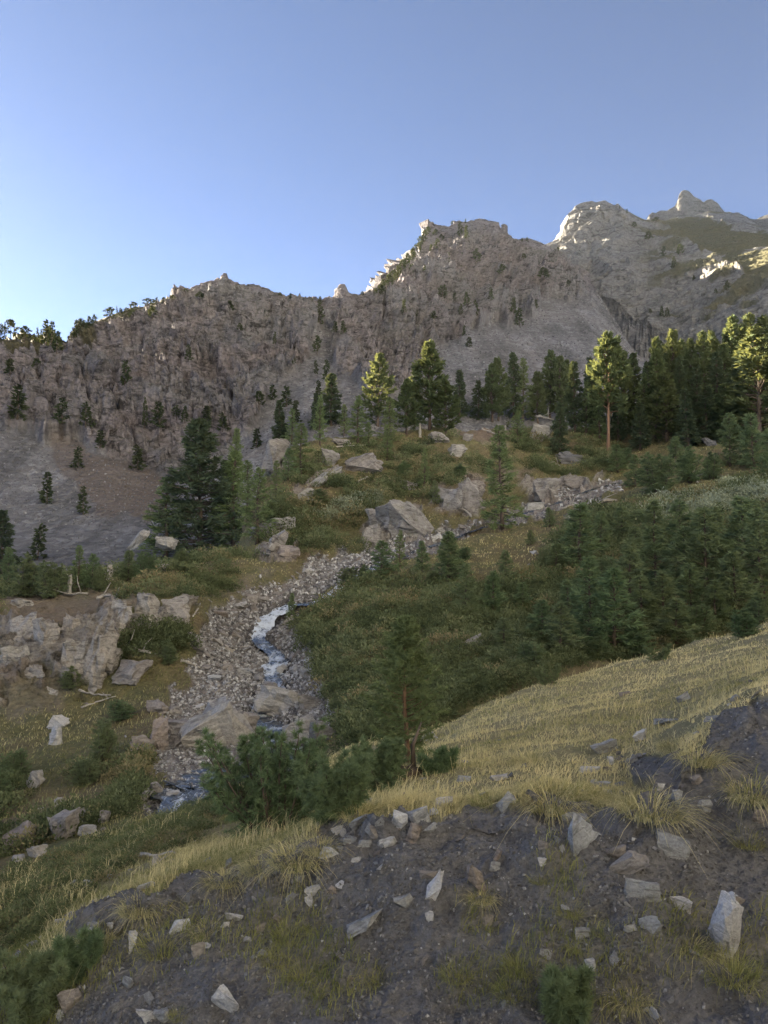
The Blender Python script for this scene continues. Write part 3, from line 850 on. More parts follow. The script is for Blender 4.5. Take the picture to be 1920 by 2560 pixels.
def conifer(kind, seed, nb, nt, H=10.0, Rm=2.0, base=0.1, spray=(0.55, 0.16), per=2, limbs=True, lean=0.0):
    """returns (trunk mesh data, crown mesh data with 'rnd'); height 10, radius about Rm"""
    r_ = np.random.default_rng(seed)
    tz = np.linspace(0, 1, 9)
    wobx = np.cumsum(r_.normal(0, 0.05, 9)) + lean * tz * H * 0.1
    woby = np.cumsum(r_.normal(0, 0.05, 9))
    wobx[0] = woby[0] = 0
    tr = 0.030 * H * 0.55
    rad = tr * (1 - tz) ** 0.8 + 0.015
    rad[0] *= 1.35
    trunk = [tube(np.stack([wobx, woby, tz * H * 0.985], 1), rad, 7)]
    B, D, Ln, Wd, Rn = [], [], [], [], []
    for i in range(nb):
        t = base + (1 - base) * ((i + r_.random()) / nb) ** (0.92 if kind != 'pine' else 0.85)
        t = min(t, 0.985)
        q = (t - base) / (1 - base)
        az = i * 2.399 + r_.normal(0, 0.5)
        lobe = 0.78 + 0.22 * math.sin(az * 2 + seed) + 0.2 * math.sin(q * 17 + seed * 1.7)
        if kind == 'pine':
            prof = min(1, ((1 - q) / 0.62) ** 0.8) * (0.75 + 0.25 * min(1, q / 0.2))
            el = R(8 + 35 * q + r_.normal(0, 9))
        elif kind == 'spruce':
            prof = (1 - q) ** 0.82
            el = R(-14 + 44 * q ** 2 + r_.normal(0, 7))
        else:
            prof = (1 - q) ** 0.75 * (0.55 + 0.45 * min(1, q / 0.15))
            el = R(2 + 32 * q ** 1.5 + r_.normal(0, 12))
        L = Rm * prof * lobe * (0.75 + 0.4 * r_.random()) + 0.18
        if r_.random() < 0.07:
            L *= 0.5
        cx, cy = np.interp(t, tz, wobx), np.interp(t, tz, woby)
        dirh = np.array([math.cos(az), math.sin(az), 0])
        n = max(4, int(nt * (0.35 + 0.65 * L / Rm)))
        s = np.sqrt(r_.random(n)) * 0.92 + 0.08
        if kind == 'pine':
            s = 1 - 0.75 * (1 - s)
        droop = {'pine': 0.12, 'spruce': -0.16, 'larch': 0.02}[kind]
        zz = t * H + np.sin(el) * L * s + droop * L * s * s * (1 if kind != 'spruce' else np.sin(s * 3.0) * 1.2)
        pos = np.stack([cx + dirh[0] * np.cos(el) * L * s, cy + dirh[1] * np.cos(el) * L * s, zz], 1)
        side = np.array([-dirh[1], dirh[0], 0])
        ang = r_.normal(0, 0.75, n)
        dd = dirh * np.cos(ang)[:, None] + side * np.sin(ang)[:, None]
        dd[:, 2] += {'pine': 0.45, 'spruce': -0.12, 'larch': 0.12}[kind] + r_.normal(0, 0.28, n)
        pos += side * (r_.normal(0, 0.13, n) * L * (1.15 - s))[:, None]
        pos[:, 2] += r_.normal(0, 0.05, n) * (0.5 + L * 0.3)
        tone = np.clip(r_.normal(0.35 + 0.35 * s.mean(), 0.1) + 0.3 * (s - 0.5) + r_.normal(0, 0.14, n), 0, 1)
        for k in range(per):
            B.append(pos + r_.normal(0, 0.06, pos.shape))
            D.append(dd + r_.normal(0, 0.35, dd.shape))
            Ln.append(spray[0] * (0.6 + 0.8 * r_.random(n)) * (0.55 + 0.45 * min(1, L / Rm * 1.4)))
            Wd.append(spray[1] * (0.7 + 0.7 * r_.random(n)))
            Rn.append(tone)
        if limbs and L > 0.4:
            e = pos[np.argmax(s)]
            trunk.append(tube([(cx, cy, t * H), (np.array([cx, cy, t * H]) + e) / 2 + (0, 0, 0.05), e], [0.035 + 0.012 * L, 0.02 + 0.006 * L, 0.006], 3))
    V, Fc = diamonds(np.concatenate(B), np.concatenate(D), np.concatenate(Ln), np.concatenate(Wd))
    return join(trunk), (V, Fc, np.repeat(np.concatenate(Rn), 4))


def needles(pos, dirs, n, ln, wd, r_):
    """tufts of short needles round a twig point: n slim triangles each"""
    P = np.repeat(pos, n, 0)
    D = np.repeat(dirs, n, 0) + r_.normal(0, 0.75, (len(pos) * n, 3))
    d, s = frames(D)
    l_ = ln * (0.6 + 0.7 * r_.random(len(P)))[:, None]
    V = np.stack([P - s * wd, P + s * wd, P + d * l_], 1).reshape(-1, 3)
    return V, np.arange(len(P) * 3).reshape(-1, 3)


def larch_fine(seed, H, Rm, nb, twigs, tuf, npt, base, ln, wd, lean=0.0, stems=None, droop=0.05):
    """a near young larch: stems, branches, twigs and needle tufts"""
    r_ = np.random.default_rng(seed)
    wood, TP, TD, TR = [], [], [], []
    if stems is None:
        stems = [((0, 0, 0), (lean * H, 0.05 * H, H), 0.020 * H, 1.0)]
    for (p0, p1, rad, sc) in stems:
        p0, p1 = np.array(p0, float), np.array(p1, float)
        k = 8
        tt = np.linspace(0, 1, k)[:, None]
        bow = np.array([r_.normal(0, 0.03), r_.normal(0, 0.03), 0]) * H
        st = p0 + (p1 - p0) * tt + bow * np.sin(tt * 3.1) + r_.normal(0, 0.006 * H, (k, 3)) * tt
        wood.append(tube(st, rad * (1 - 0.9 * tt[:, 0]) + 0.003 * H / 4, 7))
        ax = (p1 - p0) / np.linalg.norm(p1 - p0)
        for i in range(int(nb * sc)):
            t = base + (1 - base) * (i + r_.random()) / max(1, int(nb * sc))
            q = (t - base) / (1 - base)
            L = Rm * sc * ((1 - q) ** 0.7 * (0.6 + 0.4 * min(1, q / 0.2))) * (0.6 + 0.6 * r_.random()) + 0.05 * Rm
            o = np.array([np.interp(t, tt[:, 0], st[:, c]) for c in range(3)])
            az = i * 2.399 + r_.normal(0, 0.4)
            u = np.cross(ax, (0.2, 0.9, 0.3)); u /= np.linalg.norm(u)
            w = np.cross(ax, u)
            dr = u * math.cos(az) + w * math.sin(az) + ax * (0.10 + 0.75 * q + r_.normal(0, 0.15))
            dr /= np.linalg.norm(dr)
            sg = np.linspace(0, 1, 5)[:, None]
            br = o + dr * L * sg + np.array([0, 0, 1.0]) * (-droop * L * sg + 0.22 * L * sg ** 2.4)
            wood.append(tube(br, [0.012 * L + 0.004, 0.010 * L + 0.003, 0.008 * L + 0.003, 0.004, 0.002], 4))
            tone = np.clip(r_.normal(0.5, 0.16), 0, 1)
            for j in range(twigs):
                s0 = 0.15 + 0.85 * (j + r_.random()) / twigs
                b0 = np.array([np.interp(s0, sg[:, 0], br[:, c]) for c in range(3)])
                side = np.cross(dr, (0, 0, 1.0)); side /= np.linalg.norm(side) + 1e-9
                td = dr * 0.7 + side * (1 if j % 2 else -1) * (0.6 + 0.3 * r_.random()) + np.array([0, 0, r_.normal(0.0, 0.25)])
                td /= np.linalg.norm(td)
                tl = L * 0.36 * (1.1 - s0) + 0.06 * Rm
                e = np.linspace(0.05, 1, tuf)[:, None]
                pts = b0 + td * tl * e + np.array([0, 0, -0.08]) * tl * e ** 2
                TP.append(pts); TD.append(np.repeat(td[None], tuf, 0)); TR.append(np.full(tuf, tone) + 0.25 * e[:, 0] - 0.1)
            e = np.linspace(0.08, 1, tuf * 2)
            TP.append(np.stack([np.interp(e, sg[:, 0], br[:, c]) for c in range(3)], 1)); TD.append(np.repeat(dr[None], tuf * 2, 0))
            TR.append(np.full(tuf * 2, tone))
    P, D, Rn = np.concatenate(TP), np.concatenate(TD), np.concatenate(TR)
    V, Fc = needles(P, D, npt, ln, wd, r_)
    rn = np.clip(np.repeat(Rn, npt) + r_.normal(0, 0.12, len(P) * npt), 0, 1)
    return join(wood), (V, Fc, np.repeat(rn, 3))


PROTO = {}


def proto(key, data, leafm, barkm):
    (tv, tf), (cv, cf, cr) = data
    PROTO[key] = (make_mesh(key + '_trunk', tv, tf, barkm, smooth=True), make_mesh(key + '_crown', cv, cf, leafm, {'rnd': cr}))


for i in range(3):
    proto(f'pine{i}', conifer('pine', 11 + i, 120, 30, Rm=2.1, base=0.05 + 0.04 * i, spray=(0.50, 0.17), per=2), L_PINE, W_BARK)
for i in range(3):
    proto(f'spruce{i}', conifer('spruce', 31 + i, 120, 30, Rm=2.2, base=0.06 + 0.03 * i, spray=(0.55, 0.15), per=2), L_SPRUCE, W_BARK)
for i in range(3):
    proto(f'larch{i}', conifer('larch', 51 + i, 105, 30, Rm=2.3, base=0.04 + 0.03 * i, spray=(0.42, 0.09), per=2), L_LARCH, W_BARK)
proto('tallpine', conifer('pine', 71, 110, 34, Rm=2.0, base=0.34, spray=(0.5, 0.17), per=2), L_PINE, W_RED)
proto('bigspruce', conifer('larch', 81, 170, 46, Rm=4.2, base=0.05, spray=(0.5, 0.11), per=2), L_SPRUCE, W_BARK)
for i in range(3):
    proto(f'sap{i}', conifer('larch', 91 + i, 84, 34, Rm=2.9, base=0.02, spray=(0.8, 0.11), per=2), L_BUSH, W_BARK)


def bushdata(seed):
    r_ = np.random.default_rng(seed)
    st = []
    for k in range(11):
        a = r_.random() * 6.28
        sp = r_.random() * 2.6
        st.append(((math.cos(a) * 0.3, math.sin(a) * 0.3, 0), (math.cos(a) * sp, math.sin(a) * sp, 10 * (0.95 - 0.09 * sp - 0.25 * r_.random())), 0.10, 1.0))
    return larch_fine(seed, 10, 2.3, 17, 5, 5, 3, 0.05, 0.42, 0.035, stems=st)


for i in range(2):
    proto(f'bush{i}', bushdata(200 + i), L_BUSH, W_BARK)
# far conifers: one mesh with two materials
FAR = []
for i in range(5):
    kind = ['spruce', 'pine', 'spruce', 'pine', 'larch'][i]
    (tv, tf), (cv, cf, cr) = conifer(kind, 301 + i, 40, 9, Rm=[1.7, 2.3, 2.1, 3.0, 1.9][i], base=[0.05, 0.2, 0.12, 0.28, 0.08][i], spray=(1.1, 0.5), per=2, limbs=False)
    V, Fc = join([(tv, tf), (cv, cf)])
    m = make_mesh('far_conifer', V, Fc, L_FAR, {'rnd': np.concatenate([np.zeros(len(tv)), cr])})
    m.materials.append(W_BARK)
    m.polygons.foreach_set('material_index', np.concatenate([np.ones(len(tf), np.int32), np.zeros(len(cf), np.int32)]))
    FAR.append((m, [1.7, 2.3, 2.1, 3.0, 1.9][i]))
RADIUS = dict(pine0=2.1, pine1=2.1, pine2=2.1, spruce0=2.2, spruce1=2.2, spruce2=2.2, larch0=2.3, larch1=2.3, larch2=2.3, tallpine=2.0, bigspruce=4.2,
              sap0=2.9, sap1=2.9, sap2=2.9, bush0=4.0, bush1=4.0)


def tree(key, px, base_row, hpx, wpx, label, name='conifer', cat='tree', group=None, depth=None, lean=0.0, sheets=None):
    if depth:
        p = Vector(unproj(px, base_row, depth).tolist())
        g = None
        for s in (mg, lm):
            h = s.bvh.ray_cast(p + Vector((0, 0, 80)), Vector((0, 0, -1)))
            if h[0] is not None and (g is None or h[0].z > g.z):
                g = h[0]
        if g is not None:
            p = g
    else:
        p = ray(px, base_row, sheets)[0]
    d = p.y
    H = hpx * d / F * 1.02
    W = wpx * d / F
    e = bpy.data.objects.new(name, None)
    e.empty_display_size = 0.1
    COL.objects.link(e)
    e.location = p - Vector((0, 0, 0.012 * H + 0.05))
    sz = H / 10
    sx = W / (2 * RADIUS[key]) * 1.08
    e.scale = (sx, sx, sz)
    e.rotation_euler = (random.gauss(0, 0.015), lean + random.gauss(0, 0.015), random.random() * 6.28)
    t, c = PROTO[key]
    obj('trunk', t, e)
    obj('crown', c, e)
    return tag(e, label, cat, group)


# prominent trees with labels of their own: key, px, base row, height px, width px, label, name
T = [
    ('bigspruce', 498, 1400, 345, 300, 'broad dark larch with twin tops standing left of the stream', 'larch_tree'),
    ('larch1', 582, 1392, 265, 150, 'slim larch just behind the broad dark larch, right side', 'larch_tree'),
    ('larch2', 643, 1360, 190, 105, 'pale green larch beside the knoll, right of the broad dark larch', 'larch_tree'),
    ('larch0', 415, 1405, 210, 150, 'low larch under the left flank of the broad dark larch', 'larch_tree'),
    ('larch0', 1255, 1325, 262, 135, 'full green larch standing alone at the upper stream bank', 'larch_tree'),
    ('tallpine', 1520, 1130, 298, 92, 'tall stone pine with bare trunk and sunlit yellow crown', 'pine_tree'),
    ('pine1', 1897, 1115, 300, 170, 'broad sunlit stone pine at the right edge', 'pine_tree'),
    ('pine0', 944, 1065, 184, 74, 'tall round-topped pine at the left end of the knoll forest', 'pine_tree'),
    ('pine2', 1075, 1072, 220, 92, 'highest pine in the middle of the knoll forest with sunlit tip', 'pine_tree'),
    ('pine1', 1231, 1055, 146, 62, 'pine on the knoll with a bright yellow sunlit tip', 'pine_tree'),
    ('spruce1', 828, 1064, 132, 74, 'near-black spruce on the left shoulder of the knoll', 'spruce_tree'),
    ('larch1', 753, 1185, 128, 84, 'light green larch beside the big knoll boulder', 'larch_tree'),
    ('pine0', 1668, 1102, 172, 84, 'stone pine with thick pale trunk at the forest front', 'pine_tree'),
    ('spruce0', 5, 1455, 178, 92, 'dark spruce cut by the left edge below the scree', 'spruce_tree'),
    ('larch2', 895, 1108, 120, 68, 'bushy pine at the left foot of the knoll forest', 'pine_tree'),
    ('larch0', 974, 1112, 122, 62, 'light green larch in front of the tall round-topped pine', 'larch_tree'),
    ('sap0', 922, 1116, 62, 36, 'small fresh green sapling near the knoll logs', 'larch_sapling'),
    ('larch1', 968, 1152, 92, 46, 'young larch growing on the crest of the knoll slope', 'larch_tree'),
    ('larch2', 1294, 1112, 88, 50, 'young larch on the bare reddish earth of the knoll', 'larch_tree'),
    ('spruce2', 1400, 1142, 138, 52, 'slender spruce before the forest left of the tall sunlit pine', 'spruce_tree'),
    ('larch0', 195, 1478, 115, 62, 'upright young spruce on the left ledge', 'spruce_tree'),
    ('sap1', 318, 1452, 76, 66, 'small dark spruce behind the root stump on the ledge', 'spruce_tree'),
    ('sap2', 1450, 1432, 172, 150, 'leaning dark larch with dead lower branches on the right slope', 'larch_tree'),
]
for key, px, by, h, w, lab, nm in T:
    tree(key, px, by, h, w, lab, nm, group=None)

# the rest, by area; labels count from the left inside each area
AREAS = [
    ('knoll forest row', 'dark stone pine {o} from left in the row behind the knoll crest', 'pine_tree', 'pines in the row on the knoll',
     [('pine1', 1016, 1085, 138, 62), ('spruce0', 1038, 1066, 158, 60), ('pine0', 1115, 1085, 136, 66), ('spruce1', 1148, 1045, 122, 58), ('pine2', 1246, 1052, 158, 56),
      ('spruce2', 1284, 1048, 170, 58), ('larch1', 1307, 1052, 160, 66), ('pine1', 1374, 1050, 176, 64), ('pine0', 1345, 1058, 130, 56), ('spruce0', 1196, 1050, 100, 50)]),
    ('right forest', 'conifer {o} from left in the dense forest right of the knoll', 'conifer', 'conifers of the dense right forest',
     [('pine2', 1402, 1062, 172, 64), ('spruce1', 1438, 1078, 178, 62), ('larch1', 1466, 1100, 150, 60), ('spruce2', 1488, 1085, 180, 58), ('pine0', 1565, 1092, 216, 66), ('spruce0', 1588, 1080, 202, 68),
      ('larch2', 1612, 1100, 168, 66), ('pine1', 1640, 1095, 222, 72), ('pine0', 1646, 1045, 205, 60), ('pine2', 1686, 1052, 226, 84), ('spruce0', 1700, 1085, 196, 66), ('pine1', 1732, 1060, 214, 70),
      ('spruce2', 1748, 1082, 168, 66), ('pine0', 1766, 1055, 226, 70), ('larch0', 1776, 1082, 122, 58), ('spruce1', 1795, 1075, 200, 70), ('pine2', 1812, 1050, 190, 70), ('pine1', 1838, 1045, 255, 92),
      ('spruce0', 1852, 1100, 215, 80), ('pine0', 1880, 1040, 258, 88), ('pine2', 1915, 1030, 240, 90), ('spruce1', 1545, 1105, 140, 60), ('larch2', 1500, 1112, 110, 60), ('spruce1', 1600, 1125, 120, 64), ('spruce2', 1722, 1120, 150, 74), ('pine1', 1420, 1040, 140, 56), ('spruce0', 1475, 1050, 160, 58), ('pine2', 1530, 1060, 150, 60), ('spruce1', 1625, 1050, 150, 60), ('pine0', 1665, 1040, 180, 64), ('spruce2', 1710, 1035, 190, 66), ('pine1', 1785, 1025, 200, 70), ('spruce0', 1825, 1010, 190, 70), ('pine2', 1865, 1075, 190, 80), ('spruce1', 1765, 1110, 150, 80), ('pine0', 1815, 1110, 150, 80)]),
    ('forest front', 'young conifer {o} from left along the foot of the right forest', 'conifer', 'young conifers at the forest foot',
     [('sap0', 1826, 1165, 132, 84), ('sap1', 1888, 1170, 138, 92), ('bush0', 1647, 1232, 122, 140), ('bush1', 1725, 1205, 102, 105), ('sap2', 1590, 1215, 78, 62), ('sap1', 1545, 1180, 70, 60), ('bush0', 1560, 1160, 50, 60),
      ('bush1', 1780, 1200, 80, 90), ('sap2', 1930, 1190, 120, 80), ('sap0', 1690, 1170, 80, 70)]),
    ('right slope', 'young larch {o} from left in the thicket on the right slope', 'larch_sapling', 'young larches of the right slope thicket',
     [('sap0', 1120, 1455, 125, 78), ('sap1', 1168, 1535, 125, 78), ('sap2', 1235, 1540, 112, 84), ('sap0', 1263, 1465, 90, 58), ('sap1', 1303, 1535, 78, 70), ('sap2', 1375, 1318, 50, 40), ('sap0', 1326, 1360, 36, 34),
      ('sap1', 1466, 1620, 225, 140), ('sap2', 1540, 1640, 215, 150), ('bush0', 1520, 1480, 110, 110), ('sap0', 1575, 1540, 190, 130), ('sap1', 1650, 1490, 175, 150), ('sap2', 1690, 1610, 112, 120),
      ('bush1', 1600, 1640, 95, 130), ('sap0', 1712, 1500, 180, 140), ('sap1', 1770, 1510, 235, 160), ('sap2', 1845, 1550, 170, 130), ('sap0', 1862, 1490, 245, 170), ('sap1', 1912, 1510, 235, 150),
      ('sap2', 1790, 1565, 115, 100), ('bush0', 1740, 1590, 95, 120), ('sap0', 1400, 1640, 130, 110), ('sap1', 1350, 1600, 100, 100), ('bush1', 1440, 1520, 85, 110), ('sap2', 1935, 1440, 180, 130), ('bush0', 1620, 1420, 90, 120),
      ('bush1', 1860, 1590, 80, 120), ('bush0', 1330, 1670, 80, 120), ('sap0', 1260, 1640, 95, 95), ('bush1', 1500, 1650, 70, 110), ('sap1', 1390, 1440, 80, 70)]),
    ('upper right slope', 'feathery young larch {o} from left on the upper right slope below the forest', 'larch_sapling', 'young larches on the upper right slope',
     [('sap0', 1500, 1390, 110, 90), ('sap1', 1560, 1360, 95, 80), ('bush0', 1600, 1330, 70, 100), ('sap2', 1640, 1370, 120, 100), ('sap0', 1700, 1390, 140, 110), ('sap1', 1750, 1400, 130, 110), ('sap2', 1800, 1420, 150, 120), ('bush1', 1850, 1380, 90, 120),
      ('sap0', 1890, 1400, 150, 110), ('sap1', 1585, 1440, 120, 100), ('sap2', 1655, 1560, 130, 110), ('sap0', 1730, 1550, 140, 110), ('sap1', 1610, 1570, 130, 110), ('bush0', 1480, 1560, 90, 110), ('sap2', 1420, 1560, 110, 90), ('sap0', 1820, 1500, 150, 110), ('bush1', 1900, 1560, 90, 110), ('sap1', 1515, 1590, 140, 110)]),
    ('stream side', 'small larch {o} from left beside the upper stream gravel', 'larch_sapling', 'small larches beside the stream gravel',
     [('bush0', 870, 1468, 62, 80), ('sap0', 953, 1448, 96, 84), ('larch2', 1000, 1432, 108, 40), ('sap1', 1055, 1432, 80, 48), ('sap2', 1122, 1448, 118, 82), ('bush1', 910, 1455, 50, 60), ('sap1', 727, 1545, 62, 34), ('bush0', 1160, 1400, 40, 60), ('bush1', 1080, 1460, 40, 60)]),
    ('ledge', 'bushy young larch {o} from left on the left ledge', 'larch_bush', 'larch bushes on the left ledge',
     [('bush1', 62, 1492, 118, 120), ('bush0', 128, 1495, 112, 110), ('bush1', 250, 1478, 74, 70), ('sap2', 228, 1470, 86, 60), ('bush0', 366, 1455, 92, 80), ('bush1', 455, 1425, 62, 90), ('sap0', 20, 1470, 100, 60)]),
    ('gully left', 'low dark shrub {o} from left in the grass left of the gravel', 'shrub', 'low shrubs left of the gravel',
     [('bush0', 30, 1950, 90, 110), ('bush1', 175, 1720, 62, 90), ('bush0', 255, 1900, 120, 110), ('bush1', 420, 1660, 70, 70), ('bush0', 300, 1800, 60, 100), ('bush1', 5, 2010, 100, 90), ('bush0', 215, 1960, 80, 110)]),
    ('knoll scrub', 'small conifer {o} from left scattered over the knoll slope', 'conifer_sapling', 'small conifers on the knoll slope',
     [('larch0', 690, 1240, 90, 46), ('bush0', 785, 1260, 48, 100), ('larch1', 1060, 1225, 105, 44), ('sap0', 720, 1200, 80, 52), ('bush1', 1010, 1190, 44, 60), ('sap1', 1090, 1260, 60, 34), ('bush0', 680, 1300, 60, 70), ('larch2', 800, 1115, 130, 50),
      ('spruce0', 700, 1110, 110, 48), ('larch0', 730, 1110, 90, 50), ('spruce1', 790, 1075, 95, 40), ('larch1', 860, 1090, 80, 44), ('larch0', 620, 1300, 150, 70), ('larch2', 585, 1250, 180, 70), ('spruce2', 560, 1310, 160, 70), ('bush1', 1150, 1190, 36, 60)]),
]
for area, lab, nm, grp, lst in AREAS:
    for i, (key, px, by, h, w) in enumerate(sorted(lst, key=lambda r: r[1])):
        tree(key, px, by, h, w, lab.format(o=ORD[i]), nm, 'tree' if 'shrub' not in nm and 'bush' not in nm else 'shrub', grp)

# skyline and cliff conifers
def far_tree(i, px, by, h, wide, label, group, sheets=None):
    p = ray(px, by, sheets or [lm, rm])[0]
    m, rr = FAR[i]
    o = obj('conifer', m)
    d = p.y
    H = h * d / F * 1.05
    W = wide * d / F
    o.location = p - Vector((0, 0, 0.05 * H))
    o.scale = (W / (2 * rr), W / (2 * rr), H / 10)
    o.rotation_euler = (random.gauss(0, 0.03), random.gauss(0, 0.03), random.random() * 6.28)
    return tag(o, label, 'tree', group)


SKYL = [(0, 2, 848, 36, 14), (4, 12, 850, 42, 6), (3, 27, 850, 46, 30), (3, 61, 855, 36, 27), (1, 84, 856, 18, 12), (4, 94, 856, 34, 8), (4, 101, 857, 32, 9), (0, 115, 860, 56, 20), (0, 127, 860, 54, 19),
        (3, 144, 858, 28, 16), (1, 183, 846, 26, 10), (0, 188, 842, 40, 10), (3, 202, 836, 36, 22), (1, 221, 826, 33, 14), (1, 235, 818, 30, 13), (3, 273, 798, 28, 24), (4, 293, 788, 22, 4), (2, 302, 784, 14, 12),
        (3, 316, 780, 11, 14), (3, 333, 776, 20, 22), (3, 369, 764, 18, 20), (3, 383, 761, 13, 14), (0, 391, 759, 16, 8), (2, 409, 755, 13, 10), (3, 433, 748, 10, 18), (3, 464, 732, 12, 14), (1, 700, 740, 10, 9), (2, 726, 746, 14, 9),
        (1, 778, 753, 11, 8), (2, 800, 754, 14, 10), (1, 906, 738, 10, 9), (0, 937, 736, 18, 5)]
for i, (k, px, by, h, w) in enumerate(SKYL):
    far_tree(k, px, by + 2, h * 1.15, w * 1.25, f'small backlit conifer on the left ridge skyline, {ORD[i]} from the left', 'conifers along the left skyline')
CLIFF = [(0, 43, 1045, 84, 46), (1, 142, 884, 40, 34), (0, 312, 962, 62, 24), (2, 194, 1172, 56, 32), (0, 118, 1258, 78, 36), (2, 92, 1400, 90, 46), (4, 208, 1288, 72, 30), (2, 345, 1175, 62, 40), (0, 250, 1118, 44, 28),
         (0, 156, 1056, 62, 34), (2, 214, 1066, 60, 36), (4, 362, 1070, 78, 14), (0, 400, 1066, 62, 36), (1, 442, 1050, 36, 22), (2, 462, 1056, 42, 22), (0, 518, 1066, 52, 32), (2, 556, 1078, 46, 30), (1, 648, 1024, 46, 32),
         (0, 680, 1000, 38, 20), (0, 717, 1016, 52, 28), (1, 735, 915, 22, 10), (1, 793, 888, 50, 20), (0, 800, 806, 54, 20), (2, 838, 830, 28, 18), (0, 858, 832, 32, 16), (0, 790, 934, 34, 12), (0, 819, 954, 56, 20), (2, 796, 990, 40, 22),
         (0, 686, 858, 30, 10), (2, 575, 775, 24, 26), (1, 500, 748, 18, 26), (1, 380, 800, 36, 24), (1, 330, 800, 30, 16), (2, 470, 900, 40, 20), (1, 600, 830, 22, 18), (2, 25, 935, 40, 30), (1, 90, 930, 34, 26), (0, 640, 1120, 50, 28),
         (0, 702, 1110, 70, 36), (2, 740, 1060, 60, 30)]
for i, (k, px, by, h, w) in enumerate(sorted(CLIFF, key=lambda r: r[1])):
    far_tree(k, px, by, h, w, f'dark conifer clinging to the left cliffs and scree, {ORD[i]} from the left', 'conifers on the left cliffs', [lm])
PEAK = [(1, 948, 738, 26, 18), (0, 958, 726, 30, 16), (1, 972, 716, 34, 20), (1, 984, 704, 30, 20), (0, 996, 694, 34, 16), (1, 1006, 680, 32, 20), (1, 1018, 666, 34, 18), (0, 1030, 652, 34, 16), (1, 1041, 640, 32, 18), (1, 1052, 622, 34, 18), (0, 1060, 604, 30, 14), (1, 1070, 590, 24, 16), (1, 1080, 640, 30, 16), (0, 1094, 620, 26, 14), (1, 1030, 690, 30, 16), (0, 955, 735, 24, 12), (1, 966, 722, 22, 14), (1, 978, 712, 26, 14), (0, 990, 700, 24, 12), (1, 1000, 690, 24, 14), (1, 1012, 672, 26, 14), (0, 1024, 660, 22, 12), (1, 1035, 645, 24, 14), (1, 1048, 632, 28, 14), (1, 1056, 616, 24, 12),
        (1, 1088, 590, 18, 14), (1, 1104, 602, 16, 16), (0, 1062, 682, 22, 10), (1, 1130, 562, 10, 8), (0, 1164, 558, 12, 5), (0, 1305, 604, 10, 5), (0, 1318, 602, 10, 6), (0, 1150, 590, 36, 16), (2, 1166, 596, 36, 14), (1, 1190, 660, 38, 24),
        (0, 1156, 664, 36, 10), (0, 1122, 656, 26, 12), (1, 1107, 748, 36, 26), (0, 1136, 752, 22, 12), (2, 1168, 764, 36, 18), (0, 1192, 790, 42, 16), (0, 1152, 784, 26, 12), (2, 1226, 750, 34, 14), (0, 1285, 785, 42, 18), (2, 1298, 815, 46, 26),
        (1, 1255, 690, 30, 22), (1, 1360, 700, 30, 34), (2, 1340, 770, 22, 14), (0, 1086, 796, 20, 14), (1, 1040, 800, 30, 14), (0, 1174, 868, 26, 20), (2, 1160, 840, 28, 12), (1, 1310, 650, 16, 14), (2, 1010, 780, 34, 14), (1, 1420, 720, 20, 14)]
for i, (k, px, by, h, w) in enumerate(sorted(PEAK, key=lambda r: r[1])):
    far_tree(k, px, by, h, w, f'tiny conifer on the rounded middle peak, {ORD[i]} from the left', 'conifers on the middle peak', [lm])
TOWER = [(0, 1549, 522, 9, 4), (0, 1567, 533, 12, 6), (1, 1586, 570, 16, 14), (2, 1622, 600, 24, 22), (1, 1700, 640, 30, 22), (0, 1660, 640, 26, 12), (2, 1686, 668, 28, 14), (0, 1655, 790, 26, 12), (2, 1668, 792, 24, 14), (1, 1626, 785, 14, 8),
         (0, 1818, 725, 24, 14), (1, 1790, 735, 14, 10), (2, 1735, 700, 12, 10), (1, 1395, 630, 12, 10), (1, 1640, 556, 14, 16)]
for i, (k, px, by, h, w) in enumerate(sorted(TOWER, key=lambda r: r[1])):
    far_tree(k, px, by, h, w, f'tiny conifer on the grey right mountain, {ORD[i]} from the left', 'conifers on the right mountain', [rm])

# the near larches
dat = larch_fine(5, 3.1, 1.15, 88, 7, 9, 4, 0.10, 0.10, 0.011, lean=-0.01)
p = ray(1022, 1905, [fg])[0]
e = bpy.data.objects.new('larch_tree', None)
COL.objects.link(e)
e.location = p - Vector((0, 0, 0.06))
Hn = 350 * p.y / F
e.scale = (Hn / 3.1,) * 3
obj('trunk', make_mesh('near_larch_trunk', *dat[0], W_RED, smooth=True), e)
obj('crown', make_mesh('near_larch_crown', dat[1][0], dat[1][1], L_LARCH, {'rnd': dat[1][2]}), e)
tag(e, 'young larch with reddish trunk standing at the rim of the grass slope', 'tree')


def near_bush(px, by, hpx, spread, n, seed, label, lean=0.0, name='larch_bush', nb=16, reach=0.42):
    p = ray(px, by, [fg])[0]
    H = hpx * p.y / F
    W = spread * p.y / F / 2
    r_ = np.random.default_rng(seed)
    st = []
    for k in range(n):
        a = r_.random() * 6.28
        q = math.sqrt(r_.random())
        tip = (math.cos(a) * W * q + lean * H, math.sin(a) * W * q * 0.8, H * (1.0 - 0.45 * q * r_.random() - 0.1 * r_.random()))
        st.append(((math.cos(a) * 0.15 * W, math.sin(a) * 0.15 * W, 0), tip, 0.014 * H, 1.0))
    d = larch_fine(seed, H, reach * W, nb, 4, 5, 3, 0.12, 0.055 + 0.012 * H, 0.004 + 0.001 * H, stems=st)
    e = bpy.data.objects.new(name, None)
    COL.objects.link(e)
    e.location = p - Vector((0, 0, 0.05))
    obj('stem', make_mesh('bush_stem', *d[0], W_BARK, smooth=True), e)
    obj('foliage', make_mesh('bush_foliage', d[1][0], d[1][1], L_BUSH, {'rnd': d[1][2]}), e)
    tag(e, label, 'shrub')


